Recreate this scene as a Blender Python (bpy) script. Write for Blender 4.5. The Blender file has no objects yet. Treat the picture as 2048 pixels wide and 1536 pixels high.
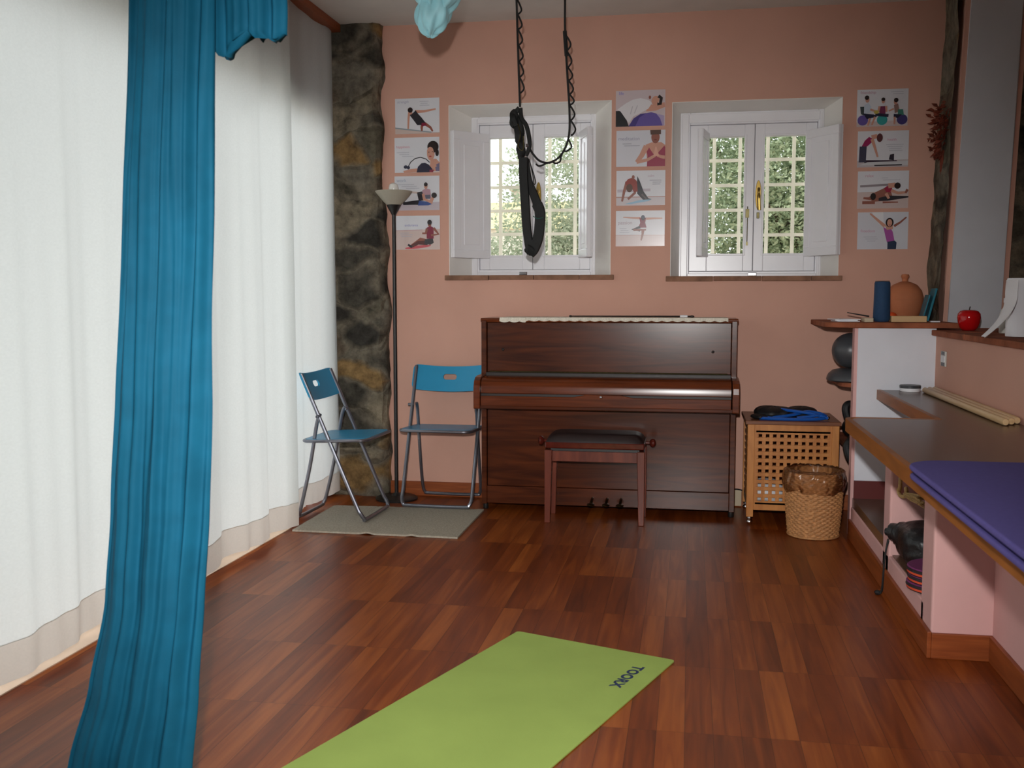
import bpy, bmesh, math, random
from mathutils import Vector, Matrix, noise as mnoise
random.seed(7)
S = bpy.context.scene
COL = S.collection
PI = math.pi

# ---------------------------------------------------------------- camera
F, CH = 2040.0, 1.21
TH = math.atan((768-594)/F)
PSI = math.atan((1382-1024)/F*math.cos(TH))
_r = Vector((math.cos(PSI), math.sin(PSI), 0))
_f = Vector((-math.sin(PSI)*math.cos(TH), math.cos(PSI)*math.cos(TH), -math.sin(TH)))
_u = _r.cross(_f)
CAM = Vector((0, 0, CH))
def at(x, y, X=None, Y=None, Z=None):
    d = _f*F + _r*(x-1024) - _u*(y-768)
    t = X/d.x if X is not None else Y/d.y if Y is not None else (Z-CH)/d.z
    return CAM + d*t
cd = bpy.data.cameras.new('camera'); cam = bpy.data.objects.new('camera', cd); COL.objects.link(cam)
cam.location = CAM; cam.rotation_euler = (PI/2-TH, 0, PSI)
cd.sensor_width = 36; cd.lens = F/2048*36; cd.clip_start = .05; cd.clip_end = 300
cd.dof.use_dof = True; cd.dof.focus_distance = 5.4; cd.dof.aperture_fstop = 9
S.camera = cam

# ---------------------------------------------------------------- helpers
def lin(c):
    return tuple(((v/255)/12.92 if v/255 <= .04045 else ((v/255+.055)/1.055)**2.4) for v in c)

def tag(o, label=None, cat=None, group=None, kind=None):
    if label: o['label'] = label
    if cat: o['category'] = cat
    if group: o['group'] = group
    if kind: o['kind'] = kind
    return o

def thing(name, label, cat, loc=(0, 0, 0), group=None, kind=None):
    o = bpy.data.objects.new(name, None); COL.objects.link(o)
    o.location = loc; o.empty_display_size = .05
    return tag(o, label, cat, group, kind)

def base(p):
    while p.parent: p = p.parent
    return Vector(p.location)

class MB:
    def __init__(s): s.bm = bmesh.new(); s.m = 0
    def v(s, p): return s.bm.verts.new(p)
    def face(s, vs):
        try: f = s.bm.faces.new(vs)
        except ValueError: return None
        f.material_index = s.m; return f
    def hexa(s, p):
        v = [s.v(q) for q in p]
        for a in ((3,2,1,0),(4,5,6,7),(0,1,5,4),(1,2,6,5),(2,3,7,6),(3,0,4,7)): s.face([v[i] for i in a])
        return s
    def box(s, lo, hi):
        a, b, c = lo; d, e, f = hi
        return s.hexa([(a,b,c),(d,b,c),(d,e,c),(a,e,c),(a,b,f),(d,b,f),(d,e,f),(a,e,f)])
    def prism(s, poly, fn, h0, h1):
        """poly: 2-D outline; fn(u, v, h) -> point"""
        n = len(poly)
        a = [s.v(fn(u, w, h0)) for u, w in poly]; b = [s.v(fn(u, w, h1)) for u, w in poly]
        s.face(a[::-1]); s.face(b)
        for i in range(n): s.face([a[i], a[(i+1)%n], b[(i+1)%n], b[i]])
        return s
    def loft(s, rings, cap=True, closed=True):
        R = [[s.v(p) for p in r] for r in rings]
        n = len(R[0]); k = n if closed else n-1
        for a, b in zip(R, R[1:]):
            for i in range(k): s.face([a[i], a[(i+1)%n], b[(i+1)%n], b[i]])
        if cap and closed: s.face(R[0][::-1]); s.face(R[-1])
        return s
    def tube(s, path, r, n=8, cap=True):
        P = [Vector(p) for p in path]; rings = []
        t0 = (P[1]-P[0]).normalized()
        nrm = t0.orthogonal().normalized()
        for i, p in enumerate(P):
            t = ((P[min(i+1, len(P)-1)]-P[max(i-1, 0)])).normalized()
            nrm = (nrm - t*nrm.dot(t)).normalized(); b = t.cross(nrm)
            rr = r[i] if isinstance(r, (list, tuple)) else r
            rings.append([p+nrm*rr*math.cos(2*PI*k/n)+b*rr*math.sin(2*PI*k/n) for k in range(n)])
        return s.loft(rings, cap)
    def lathe(s, prof, c=(0,0,0), n=32, ax='z', cap=True):
        c = Vector(c); rings = []
        for r, h in prof:
            ring = []
            for k in range(n):
                a = 2*PI*k/n; x, y = r*math.cos(a), r*math.sin(a)
                ring.append(c+Vector((x, y, h) if ax == 'z' else (h, x, y) if ax == 'x' else (y, h, x)))
            rings.append(ring)
        return s.loft(rings, cap)
    def ball(s, c, r, n=16, m=10, rot=None, fn=None):
        c = Vector(c); rr = Vector(r if isinstance(r, (tuple, list)) else (r, r, r)); rings = []
        for j in range(m+1):
            th = PI*(j+.02)/(m+.04)
            ring = []
            for k in range(n):
                a = 2*PI*k/n
                p = Vector((rr.x*math.sin(th)*math.cos(a), rr.y*math.sin(th)*math.sin(a), -rr.z*math.cos(th)))
                if fn: p = fn(p, a, th)
                if rot: p = rot @ p
                ring.append(c+p)
            rings.append(ring)
        return s.loft(rings)
    def grid(s, nu, nv, fn, closed_u=False):
        V = [[s.v(fn(i/nu, j/nv)) for i in range(nu+(0 if closed_u else 1))] for j in range(nv+1)]
        k = len(V[0])
        for j in range(nv):
            for i in range(nu): s.face([V[j][i], V[j][(i+1)%k], V[j+1][(i+1)%k], V[j+1][i]])
        return s
    def build(s, name, mats, parent=None, smooth=False, bevel=0, recalc=True, kind=None, label=None, seg=2, auto=35):
        bm = s.bm
        if recalc: bmesh.ops.recalc_face_normals(bm, faces=bm.faces)
        if parent is not None: off = base(parent)
        else:
            xs = [v.co for v in bm.verts]
            lo = [min(c[i] for c in xs) for i in range(3)]; hi = [max(c[i] for c in xs) for i in range(3)]
            off = Vector(((lo[0]+hi[0])/2, (lo[1]+hi[1])/2, lo[2]))
        for v in bm.verts: v.co -= off
        me = bpy.data.meshes.new(name); bm.to_mesh(me); bm.free()
        for m in (mats if isinstance(mats, (list, tuple)) else [mats]): me.materials.append(m)
        o = bpy.data.objects.new(name, me); COL.objects.link(o)
        if parent is not None: o.parent = parent
        else: o.location = off
        if smooth:
            for p in me.polygons: p.use_smooth = True
            me.set_sharp_from_angle(angle=math.radians(auto))
        if bevel:
            b = o.modifiers.new('bevel', 'BEVEL'); b.width = bevel; b.segments = seg; b.limit_method = 'ANGLE'; b.angle_limit = math.radians(40)
        if kind: o['kind'] = kind
        if label: o['label'] = label
        return o

def boxes(*bs):
    m = MB()
    for lo, hi in bs: m.box(lo, hi)
    return m

def smooth_path(pts, n=6):
    P = [Vector(p) for p in pts]; out = []
    for i in range(len(P)-1):
        p0, p1, p2, p3 = P[max(i-1,0)], P[i], P[i+1], P[min(i+2,len(P)-1)]
        for k in range(n):
            t = k/n
            out.append(.5*((2*p1)+(p2-p0)*t+(2*p0-5*p1+4*p2-p3)*t*t+(3*p1-p0-3*p2+p3)*t**3))
    out.append(P[-1]); return out

def lerp_tab(tab, x):
    for (a, *va), (b, *vb) in zip(tab, tab[1:]):
        if x <= b or (b, *vb) == tab[-1]:
            t = max(0, min(1, (x-a)/(b-a))); t = t*t*(3-2*t)*.35+t*.65
            return [p+(q-p)*t for p, q in zip(va, vb)]

# ---------------------------------------------------------------- materials
def newmat(name):
    m = bpy.data.materials.new(name); m.use_nodes = True
    nt = m.node_tree; nt.nodes.clear()
    out = nt.nodes.new('ShaderNodeOutputMaterial')
    return m, nt, out
def N(nt, typ, **kw):
    n = nt.nodes.new(typ)
    for k, v in kw.items():
        if k.startswith('i_'):
            key = k[2:].replace('_', ' ')
            n.inputs[key].default_value = v
        else: setattr(n, k, v)
    return n
def rgba(c): return (*c, 1)
def pos(nt, scale=(1,1,1), rot=(0,0,0), kind='pos'):
    mp = N(nt, 'ShaderNodeMapping'); mp.inputs['Scale'].default_value = scale; mp.inputs['Rotation'].default_value = rot
    if kind == 'pos': g = N(nt, 'ShaderNodeNewGeometry'); nt.links.new(g.outputs['Position'], mp.inputs['Vector'])
    else: g = N(nt, 'ShaderNodeTexCoord'); nt.links.new(g.outputs['Object'], mp.inputs['Vector'])
    return mp.outputs['Vector']
def principled(nt, out, rough=.5, metal=0, spec=.5, **kw):
    b = N(nt, 'ShaderNodeBsdfPrincipled')
    b.inputs['Roughness'].default_value = rough; b.inputs['Metallic'].default_value = metal; b.inputs['Specular IOR Level'].default_value = spec
    for k, v in kw.items(): b.inputs[k].default_value = v
    nt.links.new(b.outputs[0], out.inputs[0]); return b
def add_bump(nt, b, vec, scale, strength, dist=.01, detail=4):
    nz = N(nt, 'ShaderNodeTexNoise'); nz.inputs['Scale'].default_value = scale; nz.inputs['Detail'].default_value = detail
    nt.links.new(vec, nz.inputs['Vector'])
    bp = N(nt, 'ShaderNodeBump'); bp.inputs['Strength'].default_value = strength; bp.inputs['Distance'].default_value = dist
    nt.links.new(nz.outputs[0], bp.inputs['Height']); nt.links.new(bp.outputs[0], b.inputs['Normal'])
def M(name, c, rough=.5, metal=0, spec=.5, var=.08, vs=6, bump=None, srgb=True, coord='pos', **kw):
    m, nt, out = newmat(name); b = principled(nt, out, rough, metal, spec, **kw)
    c = lin(c) if srgb else c
    v = pos(nt, kind=coord)
    nz = N(nt, 'ShaderNodeTexNoise'); nz.inputs['Scale'].default_value = vs; nz.inputs['Detail'].default_value = 5
    nt.links.new(v, nz.inputs['Vector'])
    cr = N(nt, 'ShaderNodeValToRGB')
    cr.color_ramp.elements[0].position = .3; cr.color_ramp.elements[1].position = .7
    cr.color_ramp.elements[0].color = rgba([x*(1-var) for x in c]); cr.color_ramp.elements[1].color = rgba([min(1, x*(1+var)) for x in c])
    nt.links.new(nz.outputs[0], cr.inputs[0]); nt.links.new(cr.outputs[0], b.inputs['Base Color'])
    if bump: add_bump(nt, b, v, bump[0], bump[1], bump[2] if len(bump) > 2 else .005)
    return m
def wood(name, c1, c2, rough=.35, scale=(2, 2, 30), spec=.5, coord='pos', dist=1.5, **kw):
    m, nt, out = newmat(name); b = principled(nt, out, rough, 0, spec*.7, **kw)
    v = pos(nt, scale, kind=coord)
    nz = N(nt, 'ShaderNodeTexNoise'); nz.inputs['Scale'].default_value = 1; nz.inputs['Detail'].default_value = 8; nz.inputs['Distortion'].default_value = dist
    nt.links.new(v, nz.inputs['Vector'])
    cr = N(nt, 'ShaderNodeValToRGB'); cr.color_ramp.elements[0].position = .32; cr.color_ramp.elements[1].position = .68
    cr.color_ramp.elements[0].color = rgba(lin(c1)); cr.color_ramp.elements[1].color = rgba(lin(c2))
    nt.links.new(nz.outputs[0], cr.inputs[0]); nt.links.new(cr.outputs[0], b.inputs['Base Color'])
    return m
def parquet(name):
    m, nt, out = newmat(name); b = principled(nt, out, .33, 0, .30, **{'Specular Tint': (1,.9,.8,1)})
    v = pos(nt, (1,1,1), (0,0,PI/2))
    br = N(nt, 'ShaderNodeTexBrick'); br.offset = .37; br.offset_frequency = 1; br.squash = 1
    br.inputs['Scale'].default_value = 1; br.inputs['Brick Width'].default_value = .52; br.inputs['Row Height'].default_value = .078
    br.inputs['Mortar Size'].default_value = .0006; br.inputs['Mortar Smooth'].default_value = .3; br.inputs['Bias'].default_value = 0
    br.inputs['Color1'].default_value = (0,0,0,1); br.inputs['Color2'].default_value = (1,1,1,1); br.inputs['Mortar'].default_value = (.1,.1,.1,1)
    nt.links.new(v, br.inputs['Vector'])
    # grain: noise stretched along the planks, shifted from plank to plank
    g = pos(nt, (26, 1.6, 1))
    ad = N(nt, 'ShaderNodeVectorMath', operation='ADD'); sc = N(nt, 'ShaderNodeVectorMath', operation='SCALE'); sc.inputs['Scale'].default_value = 13
    nt.links.new(br.outputs['Color'], sc.inputs[0]); nt.links.new(g, ad.inputs[0]); nt.links.new(sc.outputs[0], ad.inputs[1])
    nz = N(nt, 'ShaderNodeTexNoise'); nz.inputs['Scale'].default_value = 1; nz.inputs['Detail'].default_value = 7; nz.inputs['Distortion'].default_value = 1.2
    nt.links.new(ad.outputs[0], nz.inputs['Vector'])
    mx = N(nt, 'ShaderNodeMix', data_type='FLOAT'); mx.inputs[0].default_value = .70
    nt.links.new(br.outputs['Color'], mx.inputs[2]); nt.links.new(nz.outputs[0], mx.inputs[3])
    cr = N(nt, 'ShaderNodeValToRGB'); e = cr.color_ramp.elements
    e[0].position = .22; e[0].color = rgba(lin(FLOOR[0])); e[1].position = .76; e[1].color = rgba(lin(FLOOR[2]))
    k = e.new(.5); k.color = rgba(lin(FLOOR[1]))
    nt.links.new(mx.outputs[0], cr.inputs[0])
    mm = N(nt, 'ShaderNodeMix', data_type='RGBA'); mm.inputs[7].default_value = (*lin((45,18,8)), 1)
    nt.links.new(br.outputs['Fac'], mm.inputs[0]); nt.links.new(cr.outputs[0], mm.inputs[6])
    nt.links.new(mm.outputs[2], b.inputs['Base Color'])
    bp = N(nt, 'ShaderNodeBump'); bp.inputs['Strength'].default_value = .08; bp.inputs['Distance'].default_value = .002
    nt.links.new(nz.outputs[0], bp.inputs['Height']); nt.links.new(bp.outputs[0], b.inputs['Normal'])
    return m
def stone(name, dark=1.0):
    m, nt, out = newmat(name); b = principled(nt, out, .95, 0, .15)
    v = pos(nt, (1, 1, 1))
    w = N(nt, 'ShaderNodeTexNoise'); w.inputs['Scale'].default_value = 3.0; w.inputs['Detail'].default_value = 3
    nt.links.new(v, w.inputs['Vector'])
    mixv = N(nt, 'ShaderNodeVectorMath', operation='MULTIPLY_ADD'); mixv.inputs[1].default_value = (.25,.25,.25)
    nt.links.new(w.outputs['Color'], mixv.inputs[0]); nt.links.new(v, mixv.inputs[2])
    mp = N(nt, 'ShaderNodeMapping'); mp.inputs['Scale'].default_value = (3.4, 3.4, 6.6); mp.inputs['Location'].default_value = (0, 0, -1.65); nt.links.new(mixv.outputs[0], mp.inputs['Vector'])
    vo = N(nt, 'ShaderNodeTexVoronoi'); vo.inputs['Scale'].default_value = 1; nt.links.new(mp.outputs[0], vo.inputs['Vector'])
    sp = N(nt, 'ShaderNodeSeparateColor'); nt.links.new(vo.outputs['Color'], sp.inputs[0])
    cr = N(nt, 'ShaderNodeValToRGB'); e = cr.color_ramp.elements; cr.color_ramp.interpolation = 'CONSTANT'
    cs = [(0,(96,90,76)),(.2,(126,116,98)),(.38,(74,70,62)),(.55,(112,106,94)),(.7,(132,106,70)),(.78,(100,88,74)),(.9,(58,55,50))]
    e[0].color = rgba([q*dark for q in lin(cs[0][1])]); e[1].position = cs[1][0]; e[1].color = rgba([q*dark for q in lin(cs[1][1])])
    for p, c in cs[2:]: k = e.new(p); k.color = rgba([q*dark for q in lin(c)])
    nt.links.new(sp.outputs[0], cr.inputs[0])
    vd = N(nt, 'ShaderNodeTexVoronoi', feature='DISTANCE_TO_EDGE'); vd.inputs['Scale'].default_value = 1; nt.links.new(mp.outputs[0], vd.inputs['Vector'])
    rm = N(nt, 'ShaderNodeMapRange'); rm.inputs[1].default_value = .0; rm.inputs[2].default_value = .16; nt.links.new(vd.outputs[0], rm.inputs[0])
    mm = N(nt, 'ShaderNodeMix', data_type='RGBA'); mm.inputs[6].default_value = (*[q*dark for q in lin((112,104,90))], 1)
    nt.links.new(rm.outputs[0], mm.inputs[0]); nt.links.new(cr.outputs[0], mm.inputs[7])
    nz = N(nt, 'ShaderNodeTexNoise'); nz.inputs['Scale'].default_value = 14; nz.inputs['Detail'].default_value = 9; nz.inputs['Roughness'].default_value = .7
    nt.links.new(v, nz.inputs['Vector'])
    r2 = N(nt, 'ShaderNodeMapRange'); r2.inputs[1].default_value = .3; r2.inputs[2].default_value = .72; r2.inputs[3].default_value = .35; r2.inputs[4].default_value = 1.5
    nt.links.new(nz.outputs[0], r2.inputs[0])
    ml = N(nt, 'ShaderNodeVectorMath', operation='SCALE'); nt.links.new(mm.outputs[2], ml.inputs[0]); nt.links.new(r2.outputs[0], ml.inputs['Scale'])
    nt.links.new(ml.outputs[0], b.inputs['Base Color'])
    ad = N(nt, 'ShaderNodeMath', operation='ADD'); nt.links.new(rm.outputs[0], ad.inputs[0]); nt.links.new(nz.outputs[0], ad.inputs[1])
    bp = N(nt, 'ShaderNodeBump'); bp.inputs['Strength'].default_value = .9; bp.inputs['Distance'].default_value = .02
    nt.links.new(ad.outputs[0], bp.inputs['Height']); nt.links.new(bp.outputs[0], b.inputs['Normal'])
    return m
def sheer(name, c, trans=.5, weave=(260, 260, 420)):
    m, nt, out = newmat(name)
    v = pos(nt, weave)
    nz = N(nt, 'ShaderNodeTexNoise'); nz.inputs['Scale'].default_value = .35; nz.inputs['Detail'].default_value = 2; nt.links.new(v, nz.inputs['Vector'])
    cr = N(nt, 'ShaderNodeValToRGB'); cr.color_ramp.elements[0].color = rgba([x*.9 for x in lin(c)]); cr.color_ramp.elements[1].color = rgba(lin(c))
    nt.links.new(nz.outputs[0], cr.inputs[0])
    d = N(nt, 'ShaderNodeBsdfDiffuse'); t = N(nt, 'ShaderNodeBsdfTranslucent'); mx = N(nt, 'ShaderNodeMixShader'); mx.inputs[0].default_value = trans
    nt.links.new(cr.outputs[0], d.inputs[0]); nt.links.new(cr.outputs[0], t.inputs[0])
    nt.links.new(d.outputs[0], mx.inputs[1]); nt.links.new(t.outputs[0], mx.inputs[2]); nt.links.new(mx.outputs[0], out.inputs[0])
    return m
def thin_glass(name, tint=(1,1,1), gloss=.06):
    m, nt, out = newmat(name)
    t = N(nt, 'ShaderNodeBsdfTransparent'); t.inputs[0].default_value = rgba(tint)
    g = N(nt, 'ShaderNodeBsdfGlossy'); g.inputs['Roughness'].default_value = .02
    fr = N(nt, 'ShaderNodeFresnel'); fr.inputs[0].default_value = 1.3
    mx = N(nt, 'ShaderNodeMixShader'); nt.links.new(fr.outputs[0], mx.inputs[0])
    nt.links.new(t.outputs[0], mx.inputs[1]); nt.links.new(g.outputs[0], mx.inputs[2]); nt.links.new(mx.outputs[0], out.inputs[0])
    return m
def brick_edge(name):
    return M(name, (150, 88, 62), .85, var=.35, vs=9, bump=(40, .5), spec=.2)

SKY, FLASH, EXPO = 3.1, 510, 0
FLOOR = ((88,36,11), (128,59,19), (164,88,34))
mt = {}
mt['floor'] = parquet('teak parquet')
mt['pink'] = M('pink plaster', (211,164,146), .9, var=.05, vs=2.2, bump=(30, .12), spec=.2)
mt['pinklow'] = M('pale pink plaster', (220,174,170), .9, var=.05, vs=3, bump=(40, .15), spec=.2)
mt['white'] = M('white plaster', (222,224,232), .9, var=.03, bump=(40,.1), spec=.2)
mt['reveal'] = M('white reveal plaster', (240,237,232), .9, var=.03, bump=(40,.1), spec=.2)
mt['ceil'] = M('ceiling plaster', (214,210,204), .95, var=.03, spec=.1)
mt['greyjamb'] = M('grey white plaster', (200,202,208), .9, var=.03, spec=.2)
mt['gloss_white'] = M('white gloss paint', (241,240,244), .28, var=.02)
mt['stone'] = stone('rough stone masonry', 1.15)
mt['stone_dark'] = stone('pale rough stone', 1.25)
mt['terra'] = brick_edge('terracotta brick')
mt['sill'] = M('old terracotta tile', (140,104,84), .85, var=.3, vs=14, bump=(40,.5), spec=.2)
mt['baseb'] = wood('baseboard wood', (128,62,28), (156,82,40), .4, (3, 3, 40))
mt['walnut'] = wood('piano walnut', (60,26,12), (92,43,20), .22, (1.2, 8, 16), dist=2.2)
mt['walnut2'] = wood('piano walnut light', (82,37,17), (114,55,27), .22, (1.2, 8, 20), dist=2)
mt['walnut_in'] = M('dark wood and gap shade', (30,16,10), .5, var=.1)
mt['mahog'] = wood('stool mahogany', (92,44,34), (122,62,46), .3, (14, 14, 2.5))
mt['darkleather'] = M('dark leather', (38,26,26), .42, var=.15, vs=40, bump=(120,.25,.001))
mt['mahogknob'] = M('turned mahogany', (88,32,24), .15, var=.2, vs=30)
mt['brass'] = M('brass', (150,124,66), .3, 1, var=.1)
mt['oldbrass'] = M('tarnished brass', (96,88,60), .35, 1, var=.2, vs=50)
mt['chrome'] = M('chrome', (210,210,214), .15, 1, var=.02)
mt['greymetal'] = M('grey metal tube', (140,142,152), .3, .85, var=.04)
mt['blue_plastic'] = M('blue plastic', (40,146,190), .35, var=.03)
mt['blackmetal'] = M('black metal', (30,28,27), .4, var=.1)
mt['frost'] = sheer('frosted glass bowl', (206,200,184), .4)
mt['bulb'] = M('opal bulb glass', (240,238,232), .2, var=.01)
mt['rug'] = M('grey bath rug', (176,168,152), 1, var=.14, vs=90, bump=(160,.8,.004), spec=.05)
mt['curtain'] = sheer('cream sheer curtain', (234,238,236), .55)
mt['hem'] = sheer('curtain hem cloth', (226,218,208), .42)
mt['silk'] = M('teal silk cloth', (18,85,111), .7, var=.12, vs=14, bump=(240,.15,.001), spec=.12)
mt['paleblue'] = M('pale blue silk', (160,220,232), .5, var=.08, vs=20, **{'Sheen Weight': .2})
mt['webbing'] = M('black webbing', (16,17,17), .75, var=.2, vs=60)
mt['greenthread'] = M('green thread', (20,84,72), .7)
mt['rope'] = M('black cord', (22,20,20), .7)
mt['worktop'] = wood('dark laminate', (88,62,46), (102,74,56), .26, (30, 2, 2), dist=.6)
mt['edgewood'] = wood('orange wood edge', (136,80,32), (162,98,42), .4, (30, 3, 30))
mt['hamper'] = wood('honey pine', (176,110,52), (200,134,70), .4, (18, 18, 3), dist=1)
mt['hampertop'] = wood('stained lid', (104,60,36), (128,78,48), .35, (3, 18, 18))
mt['wicker'] = M('woven wicker', (182,130,82), .6, var=.3, vs=70)
mt['purple'] = M('purple foam', (86,77,136), .9, var=.05, vs=80, bump=(200,.3,.001), spec=.2)
mt['green'] = M('green yoga mat', (160,182,94), .85, var=.05, vs=5, bump=(300,.3,.001), spec=.2)
mt['navy'] = M('navy ink', (36,52,88), .6)
mt['red'] = M('red lacquer', (186,16,20), .12, var=.06, vs=20)
mt['redskirt'] = M('dark red paint', (92,22,17), .4, var=.06)
mt['charcoal'] = M('charcoal vinyl', (66,68,72), .35, var=.05)
mt['black'] = M('black nylon', (20,20,22), .55, var=.2, vs=20)
mt['bagcloth'] = M('black ripstop', (26,26,28), .4, var=.15, vs=15, bump=(14,.8,.02))
mt['pot'] = M('terracotta pot', (186,112,74), .8, var=.08, vs=14)
mt['speaker'] = M('navy fabric', (30,62,96), .8, var=.1, vs=80)
mt['tan'] = M('raw pine', (206,168,120), .5, var=.06)
mt['dowel'] = wood('pale beech', (200,164,118), (216,184,140), .4, (30, 2, 30))
mt['paper'] = M('white paper', (236,236,240), .8, var=.01)
mt['teal'] = M('teal plastic', (30,120,140), .3)
mt['orange'] = M('orange plastic', (220,80,30), .4)
mt['lightgrey'] = M('light grey plastic', (206,206,200), .4)
mt['beige'] = M('beige plastic', (196,178,150), .5)
mt['lace'] = M('cream lace', (226,220,204), .9, var=.15, vs=160)
mt['tube'] = M('blue rubber tube', (24,84,170), .35)
mt['straw'] = M('dry straw', (196,164,110), .8, var=.2, vs=60)
mt['dry'] = M('dried red leaves', (124,54,34), .8, var=.45, vs=40)
mt['discp'] = M('purple disc cloth', (112,36,92), .8)
mt['disco'] = M('orange piping', (222,84,50), .7)
mt['discb'] = M('black disc side', (36,22,28), .7)
mt['glass'] = thin_glass('window glass')
mt['terrace'] = M('terrace paving', (190,184,172), .9)
mt['grille'] = M('cream painted iron', (236,232,212), .5)
mt['leaf'] = None
# ---------------------------------------------------------------- room shell
W = 5.98                      # back wall plane
CEIL = 2.81
def st(o): o['kind'] = 'structure'; return o
def structure(name, mb, m, **k): return st(mb.build(name, m, **k))

structure('floor', boxes(((-2.6,-2.6,-.06),(3.4,6.4,0))), mt['floor'])
structure('ceiling', boxes(((-2.8,-2.6,CEIL),(3.4,6.5,CEIL+.1))), mt['ceil'])
structure('ground', boxes(((-30,-30,-.2),(-2.62,80,-.08)), ((-2.62,6.4,-.2),(40,80,-.08))), mt['terrace'])

# windows: outer rectangle on the wall face, inner rectangle at the casing
WIN = [dict(o=(-1.425,-.465,1.338,2.335), i=(-1.325,-.57,1.338,2.292), s=(-1.278,-.95,-.602), p=((-1.216,-1.012),(-.879,-.664)), pz=(1.463,2.166), sz=(1.375,2.245)),
       dict(o=(-.12,.81,1.328,2.312), i=(-.075,.735,1.328,2.28), s=(-.018,.352,.702), p=((.085,.295),(.409,.641)), pz=(1.464,2.138), sz=(1.36,2.21))]
YB, YO = 6.15, 6.36           # casing front, outer face of the wall
m = MB()
xs = [-2.8, WIN[0]['o'][0], WIN[0]['o'][1], WIN[1]['o'][0], WIN[1]['o'][1], 3.4]
for a, b in ((0,1),(2,3),(4,5)): m.box((xs[a],W,0),(xs[b],YO,CEIL))
for w, a in zip(WIN, (1,3)):
    m.box((xs[a],W,0),(xs[a+1],YO,w['o'][2])); m.box((xs[a],W,w['o'][3]),(xs[a+1],YO,CEIL))
structure('wall_back', m, mt['pink'])

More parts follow.
